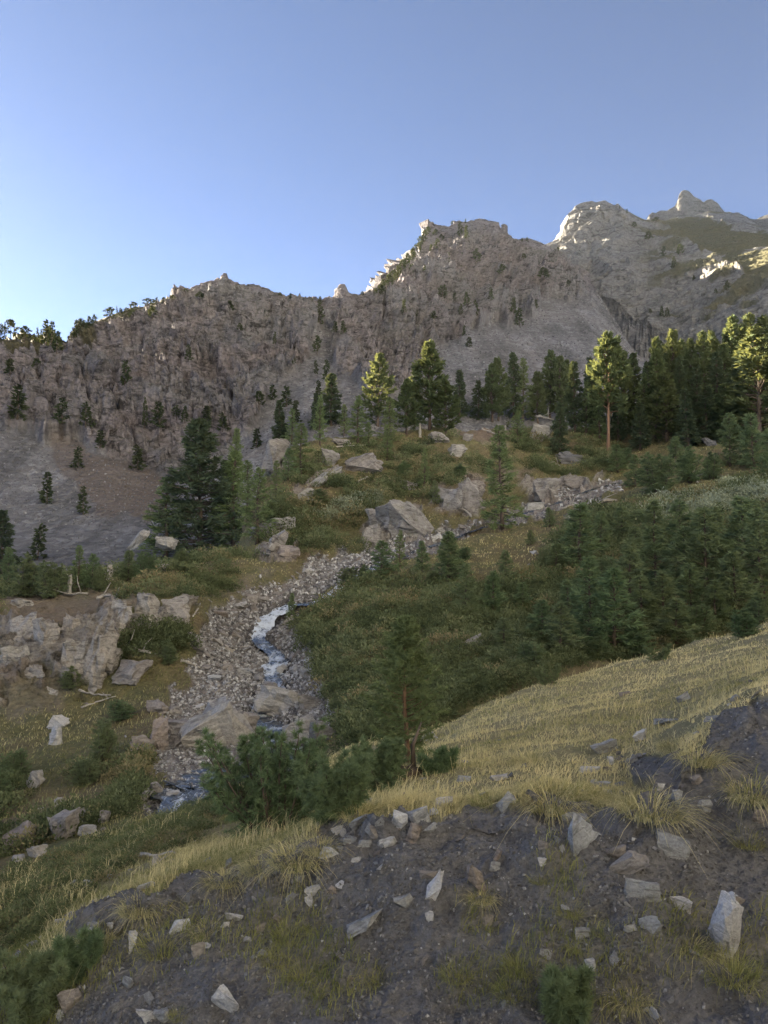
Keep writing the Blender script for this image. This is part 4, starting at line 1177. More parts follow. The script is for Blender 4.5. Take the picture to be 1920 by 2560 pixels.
near_bush(690, 2085, 275, 350, 38, 61, 'large spiky green larch bush on the rim above the stream', -0.12, reach=0.30)
near_bush(845, 2035, 160, 240, 22, 62, 'lower larch bush between the large bush and the young larch', reach=0.32)
near_bush(975, 1970, 130, 200, 20, 63, 'dense larch bush round the foot of the young larch', reach=0.32)
near_bush(1100, 1930, 70, 110, 8, 64, 'flat larch bush right of the young larch trunk')
near_bush(200, 2440, 120, 110, 9, 65, 'small green larch bush on the left part of the bank')
near_bush(85, 2540, 160, 200, 14, 66, 'green larch bush in the lower left corner')
near_bush(1415, 2540, 120, 150, 12, 67, 'small dark juniper at the bottom of the earth bank', name='juniper_bush')
near_bush(1370, 1640, 60, 70, 5, 68, 'small dark bush at the ridge of the golden grass')
near_bush(1645, 1650, 46, 70, 6, 69, 'low green tuft bush standing on the golden grass ridge')

# ------------------------------------------------------------------ rocks
def rock_mesh(seed, dims, mat, detail=0, n=14, rough=0.05, slab=False):
    r_ = np.random.default_rng(seed)
    pts = r_.uniform(-1, 1, (n, 3))
    pts /= np.maximum(np.abs(pts).max(1), 1e-6)[:, None] ** 0.55
    if slab:
        pts[:, 2] = np.sign(pts[:, 2]) * (0.75 + 0.25 * r_.random(n))
    bm = bmesh.new()
    for p_ in pts:
        bm.verts.new(p_ * 0.5)
    res = bmesh.ops.convex_hull(bm, input=bm.verts)
    bmesh.ops.delete(bm, geom=list({g for g in list(res['geom_interior']) + list(res['geom_unused']) if isinstance(g, bmesh.types.BMVert)}), context='VERTS')
    if detail:
        bmesh.ops.subdivide_edges(bm, edges=bm.edges, cuts=detail, use_grid_fill=True)
        bmesh.ops.triangulate(bm, faces=bm.faces)
        co = np.array([v.co for v in bm.verts])
        nn = co / (np.linalg.norm(co, axis=1)[:, None] + 1e-6)
        o = seed * 3.1
        lay = co * np.array([1.2, 1.2, 5.0]) + o
        dsp = rough * (1.3 * blocks(co * 2.6 + o, seed % 200) + 0.7 * blocks(co * 6 + o, seed % 150) + 0.9 * fbm(lay, 4, seed % 40))
        co = co + nn * dsp[:, None]
        for v, c in zip(bm.verts, co):
            v.co = c
    for v in bm.verts:
        v.co = (v.co.x * dims[0], v.co.y * dims[1], v.co.z * dims[2])
    m = bpy.data.meshes.new('rock')
    bm.to_mesh(m)
    bm.free()
    m.materials.append(mat)
    return m


RS = [1000]


LAND = {'bank': [], 'gully': []}


def proj(p_):
    c = p_[1] * CP + p_[2] * SP
    return 960 + F * p_[0] / c, 1280 - F * (-p_[1] * SP + p_[2] * CP) / c


USED = set()


def stone_label(p_, size_px, mesh, where):
    """size, colour and the place beside the nearest stone that has a name of its own"""
    x, y = proj(p_)
    sz = 'tiny' if size_px < 13 else 'small' if size_px < 21 else 'middling'
    col = {'grey_schist': 'grey', 'pale_quartzite': 'pale', 'rusty_schist': 'brownish', 'dark_slate': 'dark', 'boulder_rock': 'grey', 'pale_boulder_rock': 'pale', 'brown_boulder_rock': 'brown'}.get(mesh.materials[0].name, 'grey')
    for lx_, ly_, lab in sorted(LAND[where], key=lambda t: math.hypot(t[0] - x, t[1] - y))[:4]:
        dx, dy = x - lx_, y - ly_
        v = '' if abs(dy) < 0.45 * abs(dx) else ('above' if dy < 0 else 'below')
        h = '' if abs(dx) < 0.45 * abs(dy) else ('left' if dx < 0 else 'right')
        rel = f'{v} and {h} of' if v and h else (f'{h} of' if h else v)
        r = math.hypot(dx, dy)
        far = '' if r < 60 else 'well ' if r < 140 else 'far '
        t = f'{sz} {col} stone {far}{rel} the {lab}'
        if t not in USED and len(t.split()) <= 16:
            USED.add(t)
            return t
    return None


def rock_at(px, py, w, h, mat, label, name='rock', tilt=0.0, detail=2, depth=0.8, slab=False, group=None, sheets=None, rough=0.07, sink=0.15, cat='rock', n=16, yaw=None):
    """a rock whose outline is about w x h photo pixels round (px, py)"""
    RS[0] += 1
    hit = ray(px, py + h * 0.30, sheets)
    d = hit[0].y
    W, Hh = w * d / F, h * d / F
    m = rock_mesh(RS[0], (W * 1.12, max(W, Hh) * depth, Hh * 1.18), mat, detail, n, rough, slab)
    o = obj(name, m)
    c = Vector(unproj(px, py, d).tolist())
    o.location = c + Vector((0, sink * min(W, Hh), 0))
    o.rotation_euler = (random.uniform(-0.2, 0.2), R(tilt), random.uniform(-0.35, 0.35) if yaw is None else yaw)
    if len(label.split()) <= 9:
        LAND['bank' if name == 'stone' else 'gully'].append((px, py, label))
    return tag(o, label, cat, group)


# boulders in the gully and on the knoll
BO = [
    (702, 1758, 118, 62, M_BPALE, 'flat-topped pale boulder in midstream with brown underside', 8), (781, 1757, 54, 50, M_BOULD, 'layered grey boulder right of the flat midstream boulder', 0),
    (530, 1832, 165, 105, M_BPALE, 'huge pale sloping slab on the left side of the stream', -22), (604, 1812, 70, 58, M_BBROWN, 'brown-faced block at the right end of the huge pale slab', 5),
    (760, 1832, 90, 60, M_BPALE, 'bluish boulder across the stream behind the larch bush', -8), (805, 1842, 64, 66, M_DARK, 'dark boulder next to the bluish boulder', 10),
    (395, 1845, 42, 80, M_BBROWN, 'upright rusty block in the cluster left of the huge slab', 4), (446, 1818, 70, 34, M_BOULD, 'flat grey block topping the cluster left of the huge slab', 6),
    (434, 1858, 52, 46, M_BOULD, 'squat layered block under the flat grey block', 0), (352, 1866, 48, 38, M_BBROWN, 'brown rounded block at the left end of the block cluster', 0),
    (390, 1768, 44, 32, M_BBROWN, 'reddish boulder above the block cluster in the grass', 0), (437, 1780, 32, 26, M_BOULD, 'small grey boulder beside the reddish boulder', 0),
    (320, 1682, 86, 64, M_BOULD, 'rounded triangular boulder on the grass below the rock wall', -5), (482, 1609, 46, 40, M_BOULD, 'split cubic block at the right of the dark juniper', 10),
    (140, 1812, 40, 36, M_PALE, 'yellowish stone on the slope left of the dark shrubs', 20), (134, 1848, 30, 46, M_BPALE, 'narrow upright pale stone below the yellowish stone', -8),
    (160, 2075, 72, 72, M_BOULD, 'square pale block in the lower left debris', -8), (212, 2050, 46, 50, M_BOULD, 'tall block behind the square pale block', -15), (215, 2080, 38, 24, M_BPALE, 'white wedge at the right of the square pale block', 15),
    (36, 2110, 74, 62, M_BBROWN, 'reddish-brown boulder near the left edge', -25), (90, 2134, 46, 28, M_BPALE, 'flat pale stone below the reddish-brown boulder', 0), (43, 2150, 30, 20, M_BPALE, 'white stone left of the flat pale stone', 0),
    (84, 1955, 36, 46, M_BPALE, 'slanting pale slab sticking out of the grass on the left', 35), (143, 2008, 16, 30, M_BPALE, 'thin pale shard below the slanting slab', 15), (260, 2045, 22, 36, M_BOULD, 'small upright grey stone right of the square block', 20),
    (390, 1982, 38, 38, M_BOULD, 'grey cubic stone at the lower end of the gravel', 0), (362, 1992, 20, 34, M_BPALE, 'leaning pale shard left of the grey cubic stone', 35),
    (704, 1676, 24, 22, M_PALE, 'small white stone beside the rushing water', -20), (675, 1716, 40, 20, M_BOULD, 'smooth wet boulder dividing the stream', 5), (615, 1683, 48, 20, M_BPALE, 'flat bluish stone in the gravel left of the stream', 0),
    (775, 1683, 42, 26, M_BPALE, 'pale stone at the right rim of the gravel', -6), (535, 1700, 30, 18, M_PALE, 'whitish stone in the middle of the gravel fan', 0), (770, 1429, 32, 15, M_PALE, 'smooth light stone on the upper gravel', -15),
    (628, 1500, 28, 24, M_BOULD, 'round grey boulder at the top of the gravel', 0), (634, 1522, 16, 24, M_BOULD, 'upright oval stone below the round grey boulder', -20), (1088, 1347, 36, 24, M_PALE, 'white boulder on the upper stream gravel', 0),
    (1100, 1328, 24, 14, M_BPALE, 'small pale stone above the white boulder', 0), (690, 1140, 66, 88, M_BOULD, 'big fissured crag at the left shoulder of the knoll', 12), (718, 1164, 30, 40, M_BPALE, 'pale narrow crag at the right of the big fissured crag', 0),
    (905, 1162, 90, 52, M_BOULD, 'large pinkish dome of rock on the knoll slope', -14), (818, 1150, 46, 52, M_BOULD, 'ribbed rock outcrop left of the pinkish dome', 25), (1098, 1097, 50, 30, M_BOULD, 'light boulder lying on the knoll crest', 8),
    (1144, 1130, 44, 34, M_BPALE, 'pale greenish boulder below the knoll crest', 0), (1172, 1096, 26, 24, M_BBROWN, 'torn root plate on the knoll crest', 0), (854, 1106, 46, 18, M_BBROWN, 'flat brown rock under the near-black spruce', 0),
    (1016, 1306, 128, 82, M_BOULD, 'big sloping rock face above the upper stream', 14), (948, 1300, 46, 58, M_BOULD, 'broken rock face left of the big sloping face', -10), (930, 1345, 44, 58, M_BOULD, 'lowest block of the rock face at the stream', 0),
    (1120, 1255, 70, 74, M_BOULD, 'cracked rock bank left of the lone green larch', 6), (1172, 1240, 50, 82, M_BOULD, 'tall cracked rock bank behind the lone green larch', 0), (1025, 1217, 46, 20, M_BOULD, 'low rock slab showing through the knoll turf', 10),
    (693, 1352, 36, 66, M_BOULD, 'leaning slab at the foot of the knoll', 32), (722, 1380, 46, 28, M_BBROWN, 'low brown block beside the leaning slab', 0), (707, 1308, 56, 30, M_BPALE, 'pale broken ledge above the leaning slab', -12), (655, 1325, 60, 30, M_BOULD, 'flat-topped ledge left of the leaning slab', -8),
    (790, 1206, 64, 26, M_BPALE, 'pale rock rib running up the knoll', -36), (762, 1238, 40, 40, M_BPALE, 'lower end of the pale rock rib', -40), (836, 1180, 44, 18, M_BPALE, 'upper end of the pale rock rib', -30),
    (1431, 1150, 74, 38, M_DARK, 'dark bluish boulder before the forest edge', 4), (1352, 1082, 44, 42, M_BPALE, 'bluish-white crag between the trees on the knoll', 20), (1776, 1108, 34, 18, M_DARK, 'dark flat rock inside the right forest', 10),
    (1360, 1222, 70, 44, M_BOULD, 'pale rock bank right of the lone green larch', 0), (1430, 1210, 66, 30, M_BOULD, 'low rock bank at the top of the stream', -6), (1340, 1268, 40, 22, M_BPALE, 'pale blocks below the rock bank', 0),
    (1165, 1612, 70, 30, M_BPALE, 'half-hidden pale boulder on the heath slope', -20), (1285, 1530, 40, 14, M_PALE, 'pale flat stone under the small larches', 0), (1330, 1465, 26, 14, M_PALE, 'light stone on the grass among the small larches', 0),
    (340, 1350, 60, 24, M_BPALE, 'pale sloping ledge left of the broad dark larch', -38), (412, 1358, 44, 36, M_BPALE, 'pale rock under the broad dark larch', 10), (195, 1427, 10, 8, M_BPALE, 'tiny pale stone on the ledge', 0), (405, 1418, 24, 16, M_BBROWN, 'small brown stone in front of the broad dark larch', 0),
    (1337, 1384, 22, 12, M_PALE, 'small grey stone on the upper meadow', 0), (1325, 1453, 30, 14, M_PALE, 'white stone in the meadow right of the small larches', -10), (1330, 1415, 18, 12, M_BOULD, 'small stone between meadow and thicket', 0),
]
for b in BO:
    x, y, w, h, mt, lab, tl = b
    rock_at(x, y, w, h, mt, lab, 'boulder', tl, 3 if w > 40 else 2, 0.75, False, None, [mg], 0.075, 0.25, 'boulder', 18)
# the rock wall under the ledge
WALL = [(420, 1530, 86, 76, 'broad flat yellowish slab at the right top of the rock wall', -4), (345, 1545, 80, 86, 'flat slab with vertical cracks left of the yellowish slab', 8), (285, 1545, 60, 70, 'upper middle block of the rock wall', 10),
        (238, 1640, 62, 140, 'tall narrow buttress of the rock wall', 14), (172, 1660, 76, 92, 'rounded bulge of the rock wall left of the buttress', 6), (165, 1575, 60, 66, 'pale broken head of the rock wall', 0), (100, 1600, 56, 80, 'cracked column of the rock wall', 8),
        (40, 1590, 70, 80, 'pale outcrop of the rock wall near the left edge', -6), (20, 1650, 60, 56, 'lower outcrop of the rock wall at the left edge', 0), (80, 1690, 60, 40, 'low broken block at the foot of the rock wall', 8), (120, 1735, 40, 26, 'small block below the foot of the rock wall', 0),
        (45, 1512, 50, 26, 'brown rock in the soil above the rock wall', 0), (272, 1668, 30, 70, 'dark crack-side pillar right of the buttress', 10)]
M_WALL = rock_mat('wall_rock', (0.28, 0.26, 0.245), (0.44, 0.415, 0.375), (0.34, 0.31, 0.285), 1.3, 0.65, (0.20, 0.16, 0.12))
for x, y, w, h, lab, tl in WALL:
    rock_at(x, y, w, h, M_WALL, lab, 'rock_outcrop', tl, 4, 0.6, False, 'outcrops of the rock wall', [mg], 0.11, 0.6, 'rock', 18)

# stones in and on the earth bank: px, py, w, h, material, tilt, label
ST = [
    (1437, 2096, 92, 80, M_GREY, -38, 'large grey slab tilted under the hanging turf'), (1686, 2117, 80, 48, M_GREY, 12, 'broad grey slab set in the right earth bank'),
    (1570, 2157, 100, 36, M_BROWN, -30, 'brownish slab leaning in the earth bank'), (1545, 2137, 50, 30, M_BROWN, -22, 'smaller brown plate on the leaning slab'), (1608, 2230, 78, 46, M_GREY, 8, 'bluish trapezoid slab on the dark earth'),
    (1816, 2337, 66, 175, M_PALE, 14, 'long upright white slab in the lower right'), (1188, 2186, 40, 92, M_BROWN, -3, 'upright rusty stone with grass at its foot'), (1090, 2215, 30, 68, M_PALE, 28, 'pale blade-shaped stone in the earth'),
    (1073, 2192, 44, 17, M_BROWN, 3, 'thin flat stone above the blade-shaped stone'), (1012, 2256, 50, 28, M_GREY, -20, 'angular grey plate left of the blade-shaped stone'), (1076, 2293, 20, 22, M_PALE, -20, 'small white chip below the blade-shaped stone'),
    (1628, 2319, 46, 46, M_GREY, -20, 'cube-like grey stone in the lower right earth'), (1576, 2319, 36, 15, M_GREY, 0, 'flat stone left of the cube-like stone'), (1700, 2261, 52, 28, M_PALE, 10, 'rounded whitish stone above the dry twigs'),
    (1359, 2114, 26, 26, M_BROWN, 0, 'small brown stone left of the large tilted slab'), (1359, 2156, 28, 18, M_PALE, 5, 'white chip under the small brown stone'), (1238, 2168, 22, 24, M_GREY, 10, 'lower of two small stacked stones'), (1243, 2140, 24, 30, M_BROWN, 20, 'upper of two small stacked stones'),
    (1220, 2305, 26, 24, M_BROWN, 0, 'lone brownish lump in the middle of the bank'), (1686, 1995, 34, 42, M_GREY, 10, 'smooth grey stone hanging at the right rim'), (1761, 2018, 32, 30, M_GREY, 0, 'grey stone in the right scar'),
    (1032, 2090, 40, 54, M_BROWN, 12, 'rounded brown stone under the rim stones'), (1000, 2059, 34, 52, M_PALE, 10, 'pale upright stone at the left of the rim'), (1041, 2047, 62, 34, M_GREY, -18, 'grey wedge lying across the rim'),
    (1078, 2070, 38, 28, M_GREY, 10, 'grey stone right of the rounded brown stone'), (1107, 2007, 44, 26, M_PALE, -5, 'layered pale stone in the rim grass'), (1264, 2010, 54, 26, M_GREY, -48, 'dark slab leaning against the rim turf'),
    (972, 2105, 42, 18, M_PALE, -10, 'flat pale stone at the left end of the rim'), (1507, 1966, 40, 20, M_GREY, 5, 'grey stone showing in the hanging turf'), (1654, 1969, 24, 18, M_PALE, 10, 'small white stone at the end of the turf'),
    (1081, 1842, 54, 20, M_PALE, -28, 'pale slab lying alone on the grass slope'), (1249, 1946, 44, 15, M_PALE, 0, 'flat whitish stone in the grass above the rim'), (1160, 1949, 36, 16, M_GREY, 5, 'grey stone in the grass beside the log'),
    (1475, 1926, 50, 16, M_PALE, 5, 'flat pale stone in the rubble patch'), (1515, 1872, 58, 30, M_GREY, -18, 'larger stone at the top of the rubble patch'), (1532, 1905, 30, 20, M_PALE, 0, 'white stone in the middle of the rubble patch'), (1602, 1844, 40, 24, M_PALE, -20, 'knobbly pale stone above the rubble patch'),
    (1582, 1902, 26, 14, M_GREY, -28, 'small tilted plate right of the rubble patch'), (1678, 1803, 92, 14, M_GREY, -10, 'long thin grey slab in the upper grass'), (1712, 1745, 34, 20, M_GREY, -30, 'grey stone high on the grass slope'), (1787, 1797, 46, 13, M_GREY, -6, 'flat stone right of the long thin slab'),
    (1838, 1747, 26, 14, M_GREY, -35, 'stone near the right edge of the grass slope'), (1560, 1735, 30, 10, M_BROWN, -10, 'brown stone low in the golden grass'), (1478, 2412, 20, 38, M_PALE, -15, 'small upright stone above the dark juniper'), (1458, 2337, 44, 24, M_GREY, 0, 'mossy stone in the lower bank'),
    (1437, 2046, 58, 18, M_GREY, -4, 'thin flat slab right under the turf'), (1854, 2255, 34, 14, M_BROWN, 30, 'brown splinter above the long white slab'), (1906, 2040, 46, 44, M_BROWN, 0, 'brown block at the right edge'),
    (564, 2508, 66, 58, M_PALE, 18, 'white boulder at the bottom of the bank'), (376, 2536, 56, 50, M_PALE, -20, 'pale angular stone in the bottom left earth'), (402, 2542, 42, 24, M_GREY, -15, 'smooth grey stone beside the pale angular stone'), (920, 2308, 104, 24, M_GREY, -27, 'long grey bar of rock in the earth'),
    (443, 2320, 52, 28, M_PALE, -5, 'white stone in the left turf'), (585, 2290, 42, 32, M_PALE, -20, 'whitish stone at the left turf edge'), (561, 2314, 20, 13, M_PALE, 10, 'small white chip below the whitish stone'), (648, 2325, 32, 16, M_BROWN, -30, 'brown shard on the left earth'),
    (784, 2227, 44, 18, M_PALE, -10, 'pale flat stone below the turf in the middle left'), (830, 2230, 20, 24, M_BROWN, 30, 'brown pebble next to the pale flat stone'), (851, 2211, 30, 16, M_PALE, 0, 'oval pale stone below the rim'), (773, 2256, 20, 24, M_PALE, -20, 'pale pebble under the pale flat stone'),
    (628, 2204, 24, 28, M_BROWN, 0, 'brown stone under the left turf lip'), (330, 2357, 22, 50, M_PALE, 8, 'upright whitish stone in the left turf'), (304, 2311, 20, 56, M_DARK, 32, 'dark slate blade sticking out of the turf'), (275, 2313, 20, 12, M_PALE, 0, 'bright white pebble beside the slate blade'),
    (232, 2314, 32, 16, M_GREY, -5, 'grey stone left of the white pebble'), (220, 2334, 38, 18, M_GREY, -15, 'grey slab below the grey stone in the left grass'), (179, 2288, 30, 14, M_GREY, -8, 'flat stone on the left grass'), (150, 2305, 28, 13, M_PALE, 0, 'pale stone left of the flat stone'),
    (367, 2218, 46, 18, M_PALE, -15, 'smooth white stone in the light grass'), (463, 2244, 42, 16, M_DARK, -10, 'dark slate pile in the light grass'), (417, 2256, 24, 16, M_DARK, -35, 'slate plate left of the slate pile'), (318, 2461, 28, 38, M_GREY, 15, 'oval grey stone low in the left bank'),
    (220, 2207, 26, 11, M_PALE, 0, 'whitish stone far left in the grass'), (275, 2193, 18, 10, M_PALE, 0, 'small whitish stone beside the far left one'), (845, 2079, 34, 18, M_PALE, -12, 'pale stone above the long rim in the middle'), (828, 2131, 56, 16, M_PALE, -8, 'broad pale plate on the rim of the bank'),
    (890, 2150, 20, 20, M_PALE, 20, 'small pale stone right of the broad plate'), (495, 2380, 32, 34, M_BROWN, 0, 'brown stone hidden under a grass tuft'), (515, 2363, 22, 18, M_PALE, -10, 'pale stone beside the brown stone'), (694, 2300, 20, 26, M_BROWN, 5, 'rounded brown lump in the left scar'),
    (174, 2508, 54, 44, M_BROWN, -15, 'mossy brown rock at the lower left'), (6, 2505, 28, 22, M_PALE, 0, 'white stone at the lower left edge'), (900, 2060, 50, 24, M_GREY, -25, 'grey stone left of the rim stones'), (940, 2085, 36, 30, M_BROWN, 10, 'brown stone below the rim left of the pale upright stone'),
    (910, 2110, 34, 16, M_GREY, 0, 'flat grey stone on the rim, middle left'), (870, 2108, 24, 18, M_GREY, 15, 'small grey rim stone, middle left'), (1330, 1990, 30, 18, M_DARK, 30, 'dark splinter in the rim turf'), (1740, 1955, 30, 26, M_BROWN, -10, 'brown stone in the upper right scar'),
]
for x, y, w, h, mt, tl, lab in ST:
    hh = ray(x, y, [fg])
    rock_at(x, y, w, h, mt, lab, 'stone', tl, 3 if w * h > 2500 else 2, 0.5, w > 1.5 * h, None, [fg], 0.045, 0.10, 'stone', 13)

# small loose stones of the bank, and grit
SM = [rock_mesh(400 + i, (1, 0.8, 0.5), (M_GREY, M_GREY, M_PALE, M_BROWN, M_DARK)[i % 5], 0, 10) for i in range(15)]


def scatter(sheet, n, mask, smin, smax, meshes, name, label, group, cat='stone', up=0.15):
    P_, N_, _ = sheet.sample(n, mask)
    sizes = smin * (smax / smin) ** (rng.random(n) ** 1.8)
    for i in np.argsort(-sizes):
        o = obj(name, meshes[int(rng.integers(len(meshes)))])
        s = float(sizes[i]) * (P_[i][1] if up is None else 1.0)
        o.location = Vector(P_[i]) + Vector(N_[i]) * s * 0.12
        o.scale = (s, s * float(rng.uniform(0.6, 1.0)), s * float(rng.uniform(0.5, 1.0)))
        o.rotation_euler = Vector(N_[i]).to_track_quat('Z', 'Y').to_euler()
        o.rotation_euler.rotate_axis('Z', float(rng.random() * 6.28))
        own = stone_label(o.location, s * F / o.location.y, o.data, 'bank' if sheet is fg else 'gully')
        tag(o, own or label, cat, group)


def pebbles(sheet, n, mask, size, name, mat, lo=0.35, flat=0.6):
    """many small stones as one object: octahedron-like lumps"""
    P_, N_, _ = sheet.sample(n, mask)
    base = np.array([(1, 0, 0), (0.2, 1, 0.1), (-0.9, 0.2, 0), (-0.1, -1, 0), (0.1, 0, 1), (0, 0.1, -1)], float) * 0.5
    fc = np.array([(0, 1, 4), (1, 2, 4), (2, 3, 4), (3, 0, 4), (1, 0, 5), (2, 1, 5), (3, 2, 5), (0, 3, 5)])
    sz = (lo + (1 - lo) * rng.random(n) ** 2.2) * size * (P_[:, 1] / F)
    A = rng.normal(size=(n, 3, 3))
    q, _ = np.linalg.qr(A)
    q = np.where(rng.random(n)[:, None, None] < 0.75, 1, 1) * q
    V = base[None] * (0.7 + 0.6 * rng.random((n, 6, 1))) * np.array([1, 0.75, flat])[None, None]
    V = np.einsum('nij,nkj->nki', q, V) * sz[:, None, None] + (P_ + N_ * sz[:, None] * 0.15)[:, None, :]
    Fc = (np.arange(n)[:, None, None] * 6 + fc[None]).reshape(-1, 3)
    rn = np.repeat(rng.random(n), 6)
    o = obj(name, make_mesh(name, V.reshape(-1, 3), Fc, mat, {'rnd': rn}))
    return tag(o, kind='stuff')


def pebble_mat(name, stops):
    t = NT(name)
    c = t.ramp(t.attr('rnd'), stops)
    n_ = t.noise(t.coord('Object'), 14, 5, 0.7)
    return t.out(t.mix(1.0, c, t.ramp(n_, [(0.3, 0.65), (0.6, 1.0)]), 'MULTIPLY'), None, 0.9)


P_EARTH = pebble_mat('earth_grit', [(0, (0.10, 0.095, 0.09)), (0.7, (0.17, 0.165, 0.165)), (0.94, (0.24, 0.235, 0.235)), (1, (0.40, 0.40, 0.40))])
P_BED = pebble_mat('stream_gravel', [(0, (0.12, 0.115, 0.115)), (0.3, (0.22, 0.212, 0.212)), (0.7, (0.34, 0.335, 0.34)), (1, (0.55, 0.55, 0.56))])
P_SCREE = pebble_mat('scree_stones', [(0, (0.11, 0.105, 0.11)), (0.6, (0.19, 0.18, 0.185)), (0.9, (0.29, 0.28, 0.28)), (1, (0.42, 0.41, 0.41))])
inframe = (fx > -400) & (fx < 2430) & (fy < 2800)
earth_mask = (fg_earth > 0.6) * inframe
scatter(fg, 150, earth_mask * (fy < 2570) * (fx < 1950) * (fx > -20), 0.035, 0.11, SM, 'small_stone', 'small angular stone lying loose on the dark earth bank', 'small loose stones on the earth bank')
o = pebbles(fg, 28000, earth_mask * (0.35 + np.clip(fbm(fg.flat * 2.0, 3, 97) + 0.4, 0, 1.2)), 13.0, 'earth_grit', P_EARTH, 0.16)
tag(o, 'fine grit and crumbs covering the dark earth bank', 'grit')
grass_in = (fg_earth < 0.3) * (fx > -20) * (fx < 1950) * (fy < 2450)
scatter(fg, 110, grass_in * np.exp(-((fy - edge_row + 45) / 80.0) ** 2), 0.06, 0.19, SM, 'small_stone', 'small stone half hidden in the grass above the earth bank', 'small stones in the rim grass')
# rubble patch on the rim
rub = inpoly(fx, fy, [(1455, 1910), (1500, 1860), (1580, 1850), (1620, 1890), (1560, 1935), (1470, 1940)]) | inpoly(fx, fy, [(860, 2070), (960, 2050), (960, 2120), (860, 2150), (800, 2150)])
scatter(fg, 34, rub, 0.06, 0.16, SM, 'small_stone', 'small flat stone in the rubble on the rim of the bank', 'small stones in the rim rubble')

# stream bed: 300 stones as things, the gravel as stuff
SB = [rock_mesh(500 + i, (1, 0.8, 0.5), (M_BOULD, M_BPALE, M_BBROWN, M_BOULD, M_PALE)[i % 5], 0, 12) for i in range(15)]
inf_m = (mx > -280) & (mx < 2240)
bedmask = (mg_mask['bed'] > 0.5) * inf_m * 1.0
wet = np.exp(-(sdist / 12.0) ** 2)
scatter(mg, 200, bedmask * (1 - 0.9 * wet) * (0.25 + (my > 1480)), 10 / F, 44 / F, SB, 'stone', 'grey angular stone lying in the rocky stream bed', 'stones in the stream bed', up=None)
o = pebbles(mg, 17000, bedmask * (1 - 0.93 * np.exp(-(sdist / 20.0) ** 2)), 15.0, 'stream_gravel', P_BED, 0.22)
tag(o, 'grey gravel and cobbles filling the stream bed', 'gravel')
scatter(mg, 70, np.exp(-(sdist / 16.0) ** 2) * (my > 1480) * bedmask, 8 / F, 26 / F, SB, 'stone', 'wet stone standing in the rushing stream water', 'stones standing in the stream', up=None)
near_bed = soft(mg_mask['bed'], mg, 14) * (mg_mask['bed'] < 0.4) * inf_m
scatter(mg, 50, near_bed * (my > 1400), 7 / F, 20 / F, SB, 'small_stone', 'pale stone in the grass beside the gravel bed', 'stones in the grass beside the gravel', up=None)
scatter(mg, 26, (mg_mask['veg'] > 0.7) * (mx > -20) * (my > 1700) * (mx < 420), 7 / F, 20 / F, SB, 'small_stone', 'small pale stone on the lower left grass slope', 'stones on the lower left slope', up=None)
lscree = (scree_s > 0.7) * (lx > -60) * (lx < 1600) * (ly < 1480)
o = pebbles(lm, 10000, lscree, 8.0, 'scree_stones', P_SCREE, 0.25)
tag(o, 'loose grey scree stones below the cliffs', 'scree')

# ------------------------------------------------------------------ the stream
def stream_mesh():
    pts = np.array(STREAM, float)
    seg = np.concatenate([[0], np.cumsum(np.hypot(*np.diff(pts, axis=0).T))])
    u = np.arange(0, seg[-1], 3.0)
    cx, cy = np.interp(u, seg, pts[:, 0]), np.interp(u, seg, pts[:, 1])
    k = np.ones(5) / 5
    cx[2:-2] = np.convolve(cx, k, 'valid'); cy[2:-2] = np.convolve(cy, k, 'valid')
    W3 = np.array([np.array(ray(a, b, [mg])[0]) for a, b in zip(cx, cy)])
    for c in range(3):
        for _ in range(3):
            W3[2:-2, c] = np.convolve(W3[:, c], k, 'valid')
    t = np.gradient(W3, axis=0)
    t[:, 2] = 0
    t /= np.linalg.norm(t, axis=1)[:, None] + 1e-9
    s = np.stack([-t[:, 1], t[:, 0], t[:, 2] * 0], 1)
    hw = np.interp(u, [0, 300, 700, 900, 1150, 1300, 1420, 1600], [0.4, 0.4, 0.6, 0.8, 0.85, 0.85, 1.1, 1.8]) * (1 + 0.45 * perlin(np.stack([u / 26, u * 0, u * 0], 1), 5))
    nw = 13
    V = []
    for j in range(nw):
        f = j / (nw - 1) * 2 - 1
        V.append(W3 + s * (f * hw)[:, None])
    V = np.stack(V, 1)
    P_ = V.reshape(-1, 3)
    V[:, :, 2] += np.interp(u, [0, 560, 720], [0.0, 0.0, 0.13])[:, None] + (0.05 * fbm(P_ * 3.0, 3, 7) + 0.04 * ridged(P_ * 6, 2, 9)).reshape(V.shape[:2]) - 0.10 * np.abs(np.linspace(-1, 1, nw))[None] ** 4
    n = len(u)
    i = (np.arange(n - 1)[:, None] * nw + np.arange(nw - 1)[None]).ravel()
    q = np.stack([i, i + 1, i + nw + 1, i + nw], 1)
    slope = np.abs(np.gradient(W3[:, 2])) / (np.linalg.norm(np.gradient(W3, axis=0), axis=1) + 1e-6)
    foam = np.clip(0.33 + 1.5 * (slope - 0.14) + 0.5 * perlin(np.stack([u / 18, u * 0, u * 0], 1), 9), 0.0, 1)
    foam = foam * np.interp(u, [0, 560, 720], [0.15, 0.15, 1.0])
    foam = np.repeat(foam, nw)
    return V.reshape(-1, 3), q, foam


wt = NT('stream_water')
fo = wt.noise(wt.coord('Object', scale=(1, 0.45, 1)), 3.2, 7, 0.7, 0.8)
ff = wt.math('ADD', fo, wt.math('MULTIPLY', wt.attr('foam'), 0.42))
fr = wt.ramp(ff, [(0.60, 0.0), (0.80, 1.0)])
wt.out(wt.mix(fr, (0.05, 0.06, 0.07), (0.62, 0.67, 0.74)), wt.bump(fo, 0.5, 0.08), wt.ramp(fr, [(0, 0.08), (1, 0.6)]))
wt.b.inputs['Specular IOR Level'].default_value = 0.5
sv, sq, sf = stream_mesh()
tag(obj('stream', make_mesh('stream', sv, sq, wt.m, {'foam': sf}, True)), kind='structure')

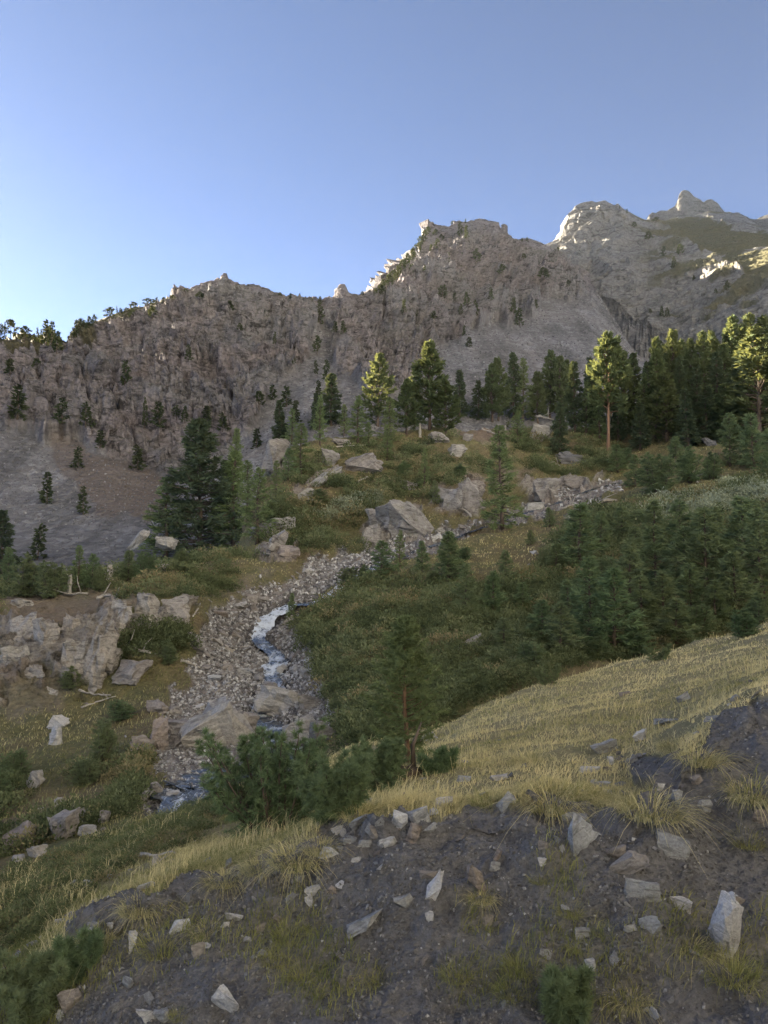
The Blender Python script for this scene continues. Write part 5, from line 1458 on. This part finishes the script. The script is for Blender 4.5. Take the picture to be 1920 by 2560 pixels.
# ------------------------------------------------------------------ grass and ground cover
def blades(sheet, n, mask, h0, h1, wpx, dryf, name, mat, lean=0.5, clump=None):
    P_, N_, idx = sheet.sample(n, mask)
    if clump is not None:
        P_ = P_ + rng.normal(0, clump, P_.shape) * np.array([1, 1, 0.3])
    hh = rng.uniform(h0, h1, n) * (0.6 + 0.8 * rng.random(n))
    az = rng.random(n) * 6.28
    ln = rng.random(n) * lean + 0.1
    d = np.stack([np.cos(az) * ln + 0.15, np.sin(az) * ln, np.ones(n)], 1) + N_ * 0.5
    d /= np.linalg.norm(d, axis=1)[:, None]
    s = np.stack([-np.sin(az + 1.1), np.cos(az + 1.1), 0 * az], 1)
    w = (wpx * P_[:, 1] / F)[:, None] * (0.6 + 0.8 * rng.random(n))[:, None]
    droop = np.stack([np.cos(az), np.sin(az), -0.6 * np.ones(n)], 1) * (hh * rng.uniform(0.1, 0.5, n))[:, None]
    b = P_ - N_ * 0.01
    m = b + d * hh[:, None] * 0.55
    t = b + d * hh[:, None] + droop
    V = np.stack([b - s * w, b + s * w, m + s * w * 0.8, m - s * w * 0.8, t], 1).reshape(-1, 3)
    i = np.arange(n)[:, None] * 5
    Fc = np.concatenate([i + [0, 1, 2], i + [0, 2, 3], i + [3, 2, 4]], 0)
    rn = np.clip(dryf(P_, idx) + rng.normal(0, 0.16, n), 0, 1)
    o = obj(name, make_mesh(name, V, Fc, mat, {'rnd': np.repeat(rn, 5)}))
    return tag(o, kind='stuff')


dryn = lambda P_, idx: 0.42 + 0.6 * perlin(P_ * 0.5, 5) + 0.3 * perlin(P_ * 2.2, 6) + 0.32 * np.clip((fx[idx] - 800) / 900, -0.7, 1)
gm = (fg_earth < 0.35) * inframe
gden = gm * (0.55 + np.clip(fbm(fg.flat * 1.1, 3, 77) * 1.2, -0.35, 1))
o = blades(fg, 125000, gden, 0.035, 0.10, 1.1, dryn, 'grass', L_GRASS, 0.9)
tag(o, 'short green and straw grass on the near slope', 'grass')
o = blades(fg, 7000, gm * (fbm(fg.flat * 0.9, 3, 79) > 0.18) * 1.0, 0.12, 0.30, 0.6, lambda P_, i_: np.full(len(P_), 0.85), 'dry_grass_stalks', L_GRASS, 0.35)
tag(o, 'thin straw-coloured grass stalks above the near turf', 'grass')
o = blades(fg, 6000, moss * inframe + 1e-9, 0.05, 0.13, 1.0, lambda P_, i_: 0.35 + 0.4 * perlin(P_ * 2, 8), 'sparse_grass', L_GREENGRASS)
tag(o, 'sparse green grass growing in patches on the earth bank', 'grass')
mg_grass = (mg_mask['veg'] > 0.5) * inf_m * (my < 2100) * (my > 1050)
o = blades(mg, 62000, mg_grass, 0.08, 0.22, 1.0, lambda P_, i_: 0.24 + 0.45 * perlin(P_ * 0.12, 15) + 0.35 * inpoly(mx[i_], my[i_], [(1140, 1360), (1420, 1290), (1440, 1340), (1330, 1460), (1150, 1450)]), 'gully_grass', L_GRASS, 0.7)
tag(o, 'grass covering the slopes of the gully', 'grass')


def cushion(seed, n, mat, flat):
    """one low cushion of leaves, radius 1"""
    r_ = np.random.default_rng(seed)
    v = r_.normal(size=(n, 3))
    v /= np.linalg.norm(v, axis=1)[:, None]
    v[:, 2] = np.abs(v[:, 2])
    rad = 0.62 + 0.42 * r_.random(n) + 0.28 * perlin(v * 2.3 + seed, 3)
    pos = v * rad[:, None] * np.array([1, 1, flat])
    dd = v + r_.normal(0, 0.55, v.shape)
    dd[:, 2] += 0.3
    V, Fc = diamonds(pos, dd, 0.17 * r_.uniform(0.6, 1.4, n), np.full(n, 0.085))
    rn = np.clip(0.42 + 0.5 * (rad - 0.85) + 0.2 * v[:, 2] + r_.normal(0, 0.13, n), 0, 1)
    return make_mesh('cushion', V, Fc, mat, {'rnd': np.repeat(rn, 4)})


def heath_gn(sheet, n, mask, r0, r1, name, mat, tone=0.0, flat=0.95):
    """cushions placed on the ground as instances of four leaf clumps"""
    P_, N_, idx = sheet.sample(n, mask)
    m = bpy.data.meshes.new(name)
    m.vertices.add(n)
    m.vertices.foreach_set('co', (P_ - N_ * 0.03).astype(np.float32).ravel())
    tn = np.clip(0.48 + tone + 0.6 * perlin(P_ * 0.22, 25) + rng.normal(0, 0.24, n), 0, 1)
    rr = rng.uniform(r0, r1, n) * np.clip(P_[:, 1] / 45, 0.7, 1.6) if sheet is mg else rng.uniform(r0, r1, n)
    for k, v in (('size', rr), ('tone', tn), ('turn', rng.random(n) * 6.28), ('kindno', rng.integers(0, 4, n).astype(float))):
        a = m.attributes.new(k, 'FLOAT', 'POINT')
        a.data.foreach_set('value', np.asarray(v, np.float32))
    o = obj(name, m)
    ng = bpy.data.node_groups.new(name, 'GeometryNodeTree')
    ng.interface.new_socket('Geometry', in_out='INPUT', socket_type='NodeSocketGeometry')
    ng.interface.new_socket('Geometry', in_out='OUTPUT', socket_type='NodeSocketGeometry')
    N = ng.nodes
    gi, go = N.new('NodeGroupInput'), N.new('NodeGroupOutput')
    jn = N.new('GeometryNodeJoinGeometry')

    def named(k):
        a = N.new('GeometryNodeInputNamedAttribute')
        a.data_type = 'FLOAT'
        a.inputs['Name'].default_value = k
        return a.outputs['Attribute']
    rot = N.new('ShaderNodeCombineXYZ')
    ng.links.new(named('turn'), rot.inputs[2])
    for q in range(4):
        po = bpy.data.objects.new(name + '_clump', cushion(700 + q + len(name), 230, mat, flat))
        oi = N.new('GeometryNodeObjectInfo')
        oi.inputs['Object'].default_value = po
        cmp_ = N.new('FunctionNodeCompare')
        cmp_.data_type = 'FLOAT'
        cmp_.operation = 'EQUAL'
        ng.links.new(named('kindno'), cmp_.inputs[0])
        cmp_.inputs[1].default_value = float(q)
        cmp_.inputs['Epsilon'].default_value = 0.1
        ip = N.new('GeometryNodeInstanceOnPoints')
        ng.links.new(gi.outputs[0], ip.inputs['Points'])
        ng.links.new(cmp_.outputs[0], ip.inputs['Selection'])
        ng.links.new(oi.outputs['Geometry'], ip.inputs['Instance'])
        ng.links.new(rot.outputs[0], ip.inputs['Rotation'])
        ng.links.new(named('size'), ip.inputs['Scale'])
        ng.links.new(ip.outputs[0], jn.inputs[0])
    ng.links.new(jn.outputs[0], go.inputs[0])
    md = o.modifiers.new('cushions', 'NODES')
    md.node_group = ng
    return tag(o, kind='stuff')


hz = fbm(mg.flat * 0.12, 4, 87)
hregion = inpoly(mx, my, [(720, 1560), (830, 1490), (960, 1440), (1150, 1480), (1330, 1440), (1420, 1330), (1600, 1260), (1960, 1180), (2240, 1090), (2240, 1470), (1960, 1560), (1500, 1680), (1200, 1780), (860, 1880), (800, 1700)]) * (0.4 + (hz > -0.15))
hleft = inpoly(mx, my, [(-280, 1800), (-40, 1780), (250, 1740), (420, 1720), (380, 1900), (300, 2080), (-40, 2200), (-280, 2280)]) * (hz > -0.05) * 0.8
hknoll = inpoly(mx, my, [(640, 1400), (700, 1240), (850, 1120), (1300, 1060), (1560, 1120), (1500, 1190), (1200, 1200), (1060, 1260), (900, 1300), (900, 1390)]) * (hz > -0.2) * 0.9
hledge = inpoly(mx, my, [(-40, 1470), (300, 1440), (620, 1400), (560, 1490), (460, 1500), (300, 1500), (0, 1540)]) * 0.6 + inpoly(mx, my, [(250, 1600), (340, 1570), (460, 1565), (470, 1620), (400, 1650), (260, 1660)]) * 2.0
o = heath_gn(mg, 6000, (mg_mask['veg'] > 0.5) * (hregion + hleft + hknoll + hledge) * inf_m, 0.3, 1.0, 'heath', L_HEATH)
tag(o, 'low olive heath cushions and juniper on the gully slopes', 'heath')
wil = inpoly(mx, my, [(1590, 1290), (1720, 1230), (1960, 1200), (1960, 1270), (1800, 1290), (1620, 1330)]) | inpoly(mx, my, [(780, 1290), (860, 1260), (960, 1240), (940, 1270), (820, 1300)])
o = heath_gn(mg, 420, wil * (mg_mask['veg'] > 0.3) * 1.0, 0.4, 0.9, 'willow_scrub', L_WILLOW)
tag(o, 'grey-green willow scrub on the knoll and the right slope', 'scrub')
fgh = inpoly(fx, fy, [(-400, 2270), (-40, 2180), (250, 2090), (480, 2015), (600, 1990), (560, 2060), (300, 2180), (100, 2310), (-40, 2400), (-400, 2520)]) * 1.0
o = heath_gn(fg, 760, fgh * (fg_earth < 0.3), 0.08, 0.22, 'bilberry', L_HEATH, 0.08)
tag(o, 'low dark green bilberry cover on the left near slope', 'ground cover')

# tufts hanging over the rim and standing on the earth: each a thing
def tuft_mesh(seed, n, mat, hang):
    r_ = np.random.default_rng(seed)
    az = r_.random(n) * 6.28
    rad = np.sqrt(r_.random(n)) * 0.45
    b = np.stack([np.cos(az) * rad, np.sin(az) * rad, -0.05 + 0 * az], 1)
    out = np.stack([np.cos(az), np.sin(az), 0 * az], 1)
    k = 5
    V, Fc = [], []
    L = r_.uniform(0.25, 1.1, n)
    lean = (0.25 + 1.0 * rad / 0.45 * r_.random(n) + hang * 0.8 * r_.random(n))
    s = np.stack([-np.sin(az + r_.normal(0, .6, n)), np.cos(az), 0 * az], 1)
    out = out + r_.normal(0, 0.3, out.shape) * np.array([1, 1, 0.2])
    L = L * np.where(r_.random(n) < 0.45, 0.5, 1.0)
    w = 0.0065
    pts = []
    for j in range(k):
        f = j / (k - 1)
        zf = L * (f * 1.0 - lean * 0.75 * f * f)
        p_ = b + out * (L * lean * 0.7 * f ** 1.3)[:, None] + np.array([0, -0.5 * hang, 0]) * (L * f ** 1.5)[:, None]
        p_[:, 2] += zf - hang * 0.6 * L * f ** 2.2
        pts.append((p_ - s * w * (1 - 0.8 * f), p_ + s * w * (1 - 0.8 * f)))
    for j in range(k):
        V += [pts[j][0], pts[j][1]]
    V = np.stack(V, 1).reshape(-1, 3)
    i = np.arange(n)[:, None] * (2 * k)
    Fc = np.concatenate([np.concatenate([i + [2 * j, 2 * j + 1, 2 * j + 3], i + [2 * j, 2 * j + 3, 2 * j + 2]], 0) for j in range(k - 1)], 0)
    rn = np.clip(r_.normal(0.55, 0.22, n), 0, 1)
    return make_mesh('tuft', V, Fc, mat, {'rnd': np.repeat(rn, 2 * k)})


TM = {('dry', i): tuft_mesh(600 + i, 620, L_GRASS, 0.42) for i in range(3)}
TM.update({('green', i): tuft_mesh(610 + i, 460, L_GREENGRASS, 0.12) for i in range(3)})
TUFTS = [('dry', 1375, 2010, 190, 'big straw tuft hanging over the rim left of the large slab'), ('dry', 1560, 2020, 170, 'shaggy straw tuft hanging over the rim above the brown slab'), ('dry', 1630, 2030, 190, 'long hanging tuft at the right end of the turf'),
         ('dry', 1490, 2000, 130, 'short straw tuft on the rim between the two hanging tufts'), ('green', 1440, 1985, 120, 'dark green cushion on the rim'), ('green', 1220, 2010, 120, 'green cushion left of the leaning dark slab'), ('dry', 1145, 2015, 110, 'straw tuft right of the layered pale stone'),
         ('dry', 740, 2150, 170, 'tall straw tuft on the middle left rim'), ('dry', 650, 2170, 120, 'straw tuft left of the tall rim tuft'), ('dry', 800, 2120, 110, 'straw tuft right of the tall rim tuft'), ('green', 400, 2370, 150, 'green grass clump hanging in the left bank'), ('dry', 520, 2330, 100, 'tuft growing over the brown stone on the left'),
         ('dry', 560, 2200, 110, 'straw tuft at the left rim'), ('green', 1140, 2440, 100, 'bright green tuft low in the bank'), ('green', 1300, 2420, 120, 'yellow-green tuft above the bottom edge'), ('green', 1275, 2480, 110, 'grass tuft below the yellow-green tuft'), ('green', 1503, 2330, 70, 'small vivid green tuft in the middle of the bank'),
         ('green', 1443, 2370, 70, 'yellowish tuft left of the small vivid tuft'), ('green', 1425, 2280, 90, 'thin green grass below the leaning slabs'), ('green', 1345, 2200, 60, 'faint grass patch in the upper earth'), ('dry', 1205, 2245, 80, 'dry tuft at the foot of the rusty stone'), ('dry', 1730, 2370, 120, 'brown dry tuft left of the long white slab'),
         ('green', 1830, 2440, 170, 'leafy tuft at the foot of the long white slab'), ('green', 1780, 2300, 80, 'green tuft on the left of the long white slab'), ('dry', 1890, 1990, 170, 'shaggy tuft at the right edge of the bank'), ('dry', 1750, 1900, 150, 'straw tuft on the upper right turf'), ('dry', 1690, 1870, 120, 'straw tuft left of the upper right scar'),
         ('green', 1870, 2110, 100, 'leafy plants in the right scar'), ('dry', 1580, 2500, 110, 'dead grass tuft in the lower bank'), ('green', 720, 2340, 110, 'green grass below the middle left scar'), ('green', 790, 2330, 60, 'small yellow tuft right of the green scar grass'), ('green', 760, 2450, 120, 'grass clump in the middle of the lower left bank'),
         ('green', 940, 2450, 100, 'yellow-green clump in the bottom middle'), ('green', 690, 2400, 90, 'grass clump left of the lower left patch'), ('green', 445, 2540, 60, 'bright green plant at the bottom left'), ('green', 1220, 2320, 40, 'tiny yellow tuft beside the lone brownish lump'), ('dry', 1330, 1905, 130, 'tall stalks of straw grass above the rim'),
         ('dry', 350, 2270, 130, 'straw tuft on the left rim above the slate blade'), ('dry', 250, 2360, 120, 'light grass tuft beside the small larch bush'), ('dry', 900, 2040, 120, 'straw tuft behind the rim stones'), ('dry', 1020, 2020, 110, 'straw tuft behind the pale upright stone')]
for kd, x, y, sz, lab in TUFTS:
    h_ = ray(x, y, [fg])
    s = sz * h_[0].y / F * (0.84 if kd == 'dry' else 0.74)
    o = obj('grass_tuft', TM[(kd, random.randrange(3))])
    o.location = h_[0] - Vector((0, 0, 0.01))
    o.scale = (s, s, s * (0.85 if kd == 'dry' else 0.75))
    o.rotation_euler = (0, 0, random.uniform(-0.6, 0.6))
    tag(o, lab, 'grass tuft', 'grass tufts on the bank')

# ------------------------------------------------------------------ dead wood
def log(pts, rad_px, label, name='fallen_log', branches=0, seed=1, mat=None, sheets=None, lift=0.5, cat='log'):
    """pts: photo pixels along the log, resting on the ground"""
    r_ = np.random.default_rng(seed)
    W3 = []
    for x, y in pts:
        W3.append(np.array(ray(x, y, sheets or [fg, mg])[0]))
    d0 = np.mean([w[1] for w in W3])
    W3 = [np.array(unproj(x, y, d0 + np.clip(w[1] - d0, -1.2, 1.2)).tolist()) for (x, y), w in zip(pts, W3)]
    u = np.linspace(0, 1, 9)
    tt = np.linspace(0, 1, len(W3))
    C = np.stack([np.interp(u, tt, [w[c] for w in W3]) for c in range(3)], 1)
    rad = rad_px * d0 / F
    C += r_.normal(0, rad * 0.35, C.shape)
    C[:, 2] += rad * lift
    rr = rad * (1 - 0.55 * u) * (1 + 0.12 * r_.normal(size=9))
    org = C[0].copy()
    e = bpy.data.objects.new(name, None)
    COL.objects.link(e)
    e.location = org
    obj('trunk', make_mesh('log_trunk', *tube(C - org, rr, 8), mat or W_DEAD, smooth=True), e)
    for b in range(branches):
        t_ = 0.25 + 0.7 * r_.random()
        p_ = np.array([np.interp(t_, u, C[:, c]) for c in range(3)]) - org
        dv = r_.normal(size=3); dv[2] = abs(dv[2]); dv /= np.linalg.norm(dv)
        L = rad * r_.uniform(5, 12)
        obj('branch', make_mesh('log_branch', *tube([p_, p_ + dv * L * 0.5 + r_.normal(0, .05, 3) * L, p_ + dv * L], [rad * 0.35, rad * 0.25, rad * 0.08], 5), mat or W_DEAD, smooth=True), e)
    return tag(e, label, cat, None)


def snag(px, by, h, w, label, seed, name='dead_stump', nb=2, sheets=None, mat=None):
    p_ = np.array(ray(px, by, sheets or [mg])[0])
    d = p_[1]
    r_ = np.random.default_rng(seed)
    H, rad = h * d / F, w * d / F / 2
    u = np.linspace(0, 1, 6)
    C = np.stack([r_.normal(0, 0.08, 6).cumsum() * rad, r_.normal(0, 0.08, 6).cumsum() * rad, u * H - 0.1], 1)
    e = bpy.data.objects.new(name, None)
    COL.objects.link(e)
    e.location = Vector(p_)
    obj('trunk', make_mesh('snag_trunk', *tube(C, rad * (1.25 - 0.5 * u) * (1 + 0.12 * r_.normal(size=6)), 9), mat or W_DEAD, smooth=False), e)
    for b in range(nb):
        t_ = 0.35 + 0.6 * r_.random()
        b0 = np.array([np.interp(t_, u, C[:, c]) for c in range(3)])
        a = r_.random() * 6.28
        dv = np.array([math.cos(a), math.sin(a) * 0.4, 0.35])
        L = rad * r_.uniform(2.5, 5)
        obj('branch', make_mesh('snag_branch', *tube([b0, b0 + dv * L * 0.6, b0 + dv * L + (0, 0, 0.1 * L)], [rad * 0.3, rad * 0.2, rad * 0.05], 5), mat or W_DEAD, smooth=True), e)
    return tag(e, label, 'dead wood')


log([(412, 1646), (370, 1634), (330, 1620), (286, 1608)], 5.5, 'long bleached log lying across the dark juniper', branches=3, seed=3)
log([(198, 1727), (235, 1737), (276, 1739)], 3, 'thin bare branch below the rock wall', 'fallen_branch', 2, 4, cat='branch')
log([(205, 1770), (240, 1757), (290, 1740)], 3, 'pale stick in the grass right of the thin bare branch', 'fallen_branch', 1, 5, cat='branch')
log([(478, 1548), (490, 1530), (503, 1510)], 3, 'bent pale branch standing on the grass right of the yellowish slab', 'fallen_branch', 2, 6, cat='branch')
log([(585, 1632), (550, 1612), (525, 1598)], 6, 'broken stump of bleached wood at the left gravel edge', branches=2, seed=7)
log([(455, 1652), (480, 1665), (500, 1672)], 5, 'short pale log at the gravel edge', seed=8, branches=1)
log([(40, 1484), (110, 1488), (165, 1490), (220, 1488)], 5, 'long fallen trunk along the front of the left ledge', branches=3, seed=9)
log([(180, 1440), (210, 1465), (245, 1485)], 4, 'grey trunk leaning down over the left ledge', branches=4, seed=10)
log([(240, 1500), (270, 1490), (300, 1500)], 6, 'tangle of dead roots on the left ledge', 'dead_roots', 5, 11, cat='roots')
snag(173, 1488, 54, 10, 'slender dead stump standing on the left ledge', 12, nb=1)
snag(274, 1450, 42, 15, 'forked broken stump on the left ledge', 13, nb=4)
log([(1540, 1252), (1490, 1260), (1440, 1268), (1395, 1275)], 5, 'fallen dead trunk with roots above the upper stream', branches=5, seed=14)
snag(1424, 1318, 34, 7, 'grey dead root stump on the meadow rim', 15, nb=4)
snag(1534, 1285, 26, 6, 'short dead snag beside the fallen trunk', 16, nb=1)
log([(1700, 1212), (1735, 1195), (1775, 1185)], 4, 'tangle of dead branches under the right forest', 'dead_branches', 6, 17, cat='branches')
snag(1742, 1205, 26, 7, 'dead grey stump in the tangle under the right forest', 18, nb=4)
snag(1050, 1092, 36, 6, 'thin pale snag on the knoll behind the light boulder', 19, nb=0)
snag(1263, 1085, 24, 5, 'thin snag by the fallen trunk on the knoll crest', 20, nb=0)
log([(823, 1119), (870, 1117), (915, 1114)], 2.6, 'straight pale log lying on the knoll under the bushy pine', seed=21)
log([(1205, 1072), (1230, 1085), (1262, 1086)], 3, 'fallen trunk on the bare reddish earth of the knoll', branches=2, seed=22)
log([(1340, 1040), (1360, 1044), (1385, 1052)], 3, 'pale fallen trunk between the knoll and the forest', branches=2, seed=23)
log([(1365, 1160), (1385, 1158), (1402, 1168)], 2.5, 'short bare branch before the dark bluish boulder', 'fallen_branch', 1, 24, cat='branch')
log([(895, 1208), (905, 1200), (920, 1192)], 3, 'forked dead branch on the knoll slope', 'fallen_branch', 3, 25, cat='branch')
log([(1180, 1295), (1160, 1275), (1140, 1268)], 3, 'dead branch hanging over the rock bank', 'fallen_branch', 1, 26, cat='branch')
log([(805, 1585), (825, 1588), (842, 1590)], 3, 'pale stick lying on the heath right of the stream', 'fallen_branch', 0, 27, cat='branch')
log([(1000, 1955), (1025, 1945), (1052, 1938)], 21, 'thick brown log end lying in the grass under the young larch', branches=1, seed=28, mat=W_BARK, sheets=[fg])
log([(350, 2143), (390, 2145), (440, 2136)], 4.5, 'bleached branch lying across the grass on the left', 'fallen_branch', 0, 29, sheets=[fg], lift=1.5, cat='branch')
snag(388, 2160, 36, 17, 'small weathered stump with a branch on the left grass', 30, nb=2, sheets=[fg])
log([(660, 1385), (690, 1390), (740, 1382)], 2.6, 'thin log at the foot of the knoll', seed=31, branches=1)
log([(655, 1340), (675, 1332), (700, 1328)], 2.4, 'bare branch on the flat-topped ledge', 'fallen_branch', 1, 32, cat='branch')

# ------------------------------------------------------------------ the air
hb = bmesh.new()
bmesh.ops.create_cube(hb, size=1.0)
for v in hb.verts:
    v.co = (v.co.x * 5200, 900 + v.co.y * 3800, 380 + v.co.z * 1080)
hm = bpy.data.meshes.new('haze')
hb.to_mesh(hm)
hb.free()
hmat = bpy.data.materials.new('haze')
hmat.use_nodes = True
hn = hmat.node_tree
hn.nodes.remove(hn.nodes['Principled BSDF'])
pv = hn.nodes.new('ShaderNodeVolumePrincipled')
pv.inputs['Color'].default_value = (0.85, 0.92, 1.0, 1)
pv.inputs['Density'].default_value = 0.000019
pv.inputs['Anisotropy'].default_value = 0.0
hn.links.new(pv.outputs[0], hn.nodes['Material Output'].inputs['Volume'])
hm.materials.append(hmat)
tag(obj('haze', hm), 'thin bluish morning haze in the valley air', 'haze', None, 'stuff')
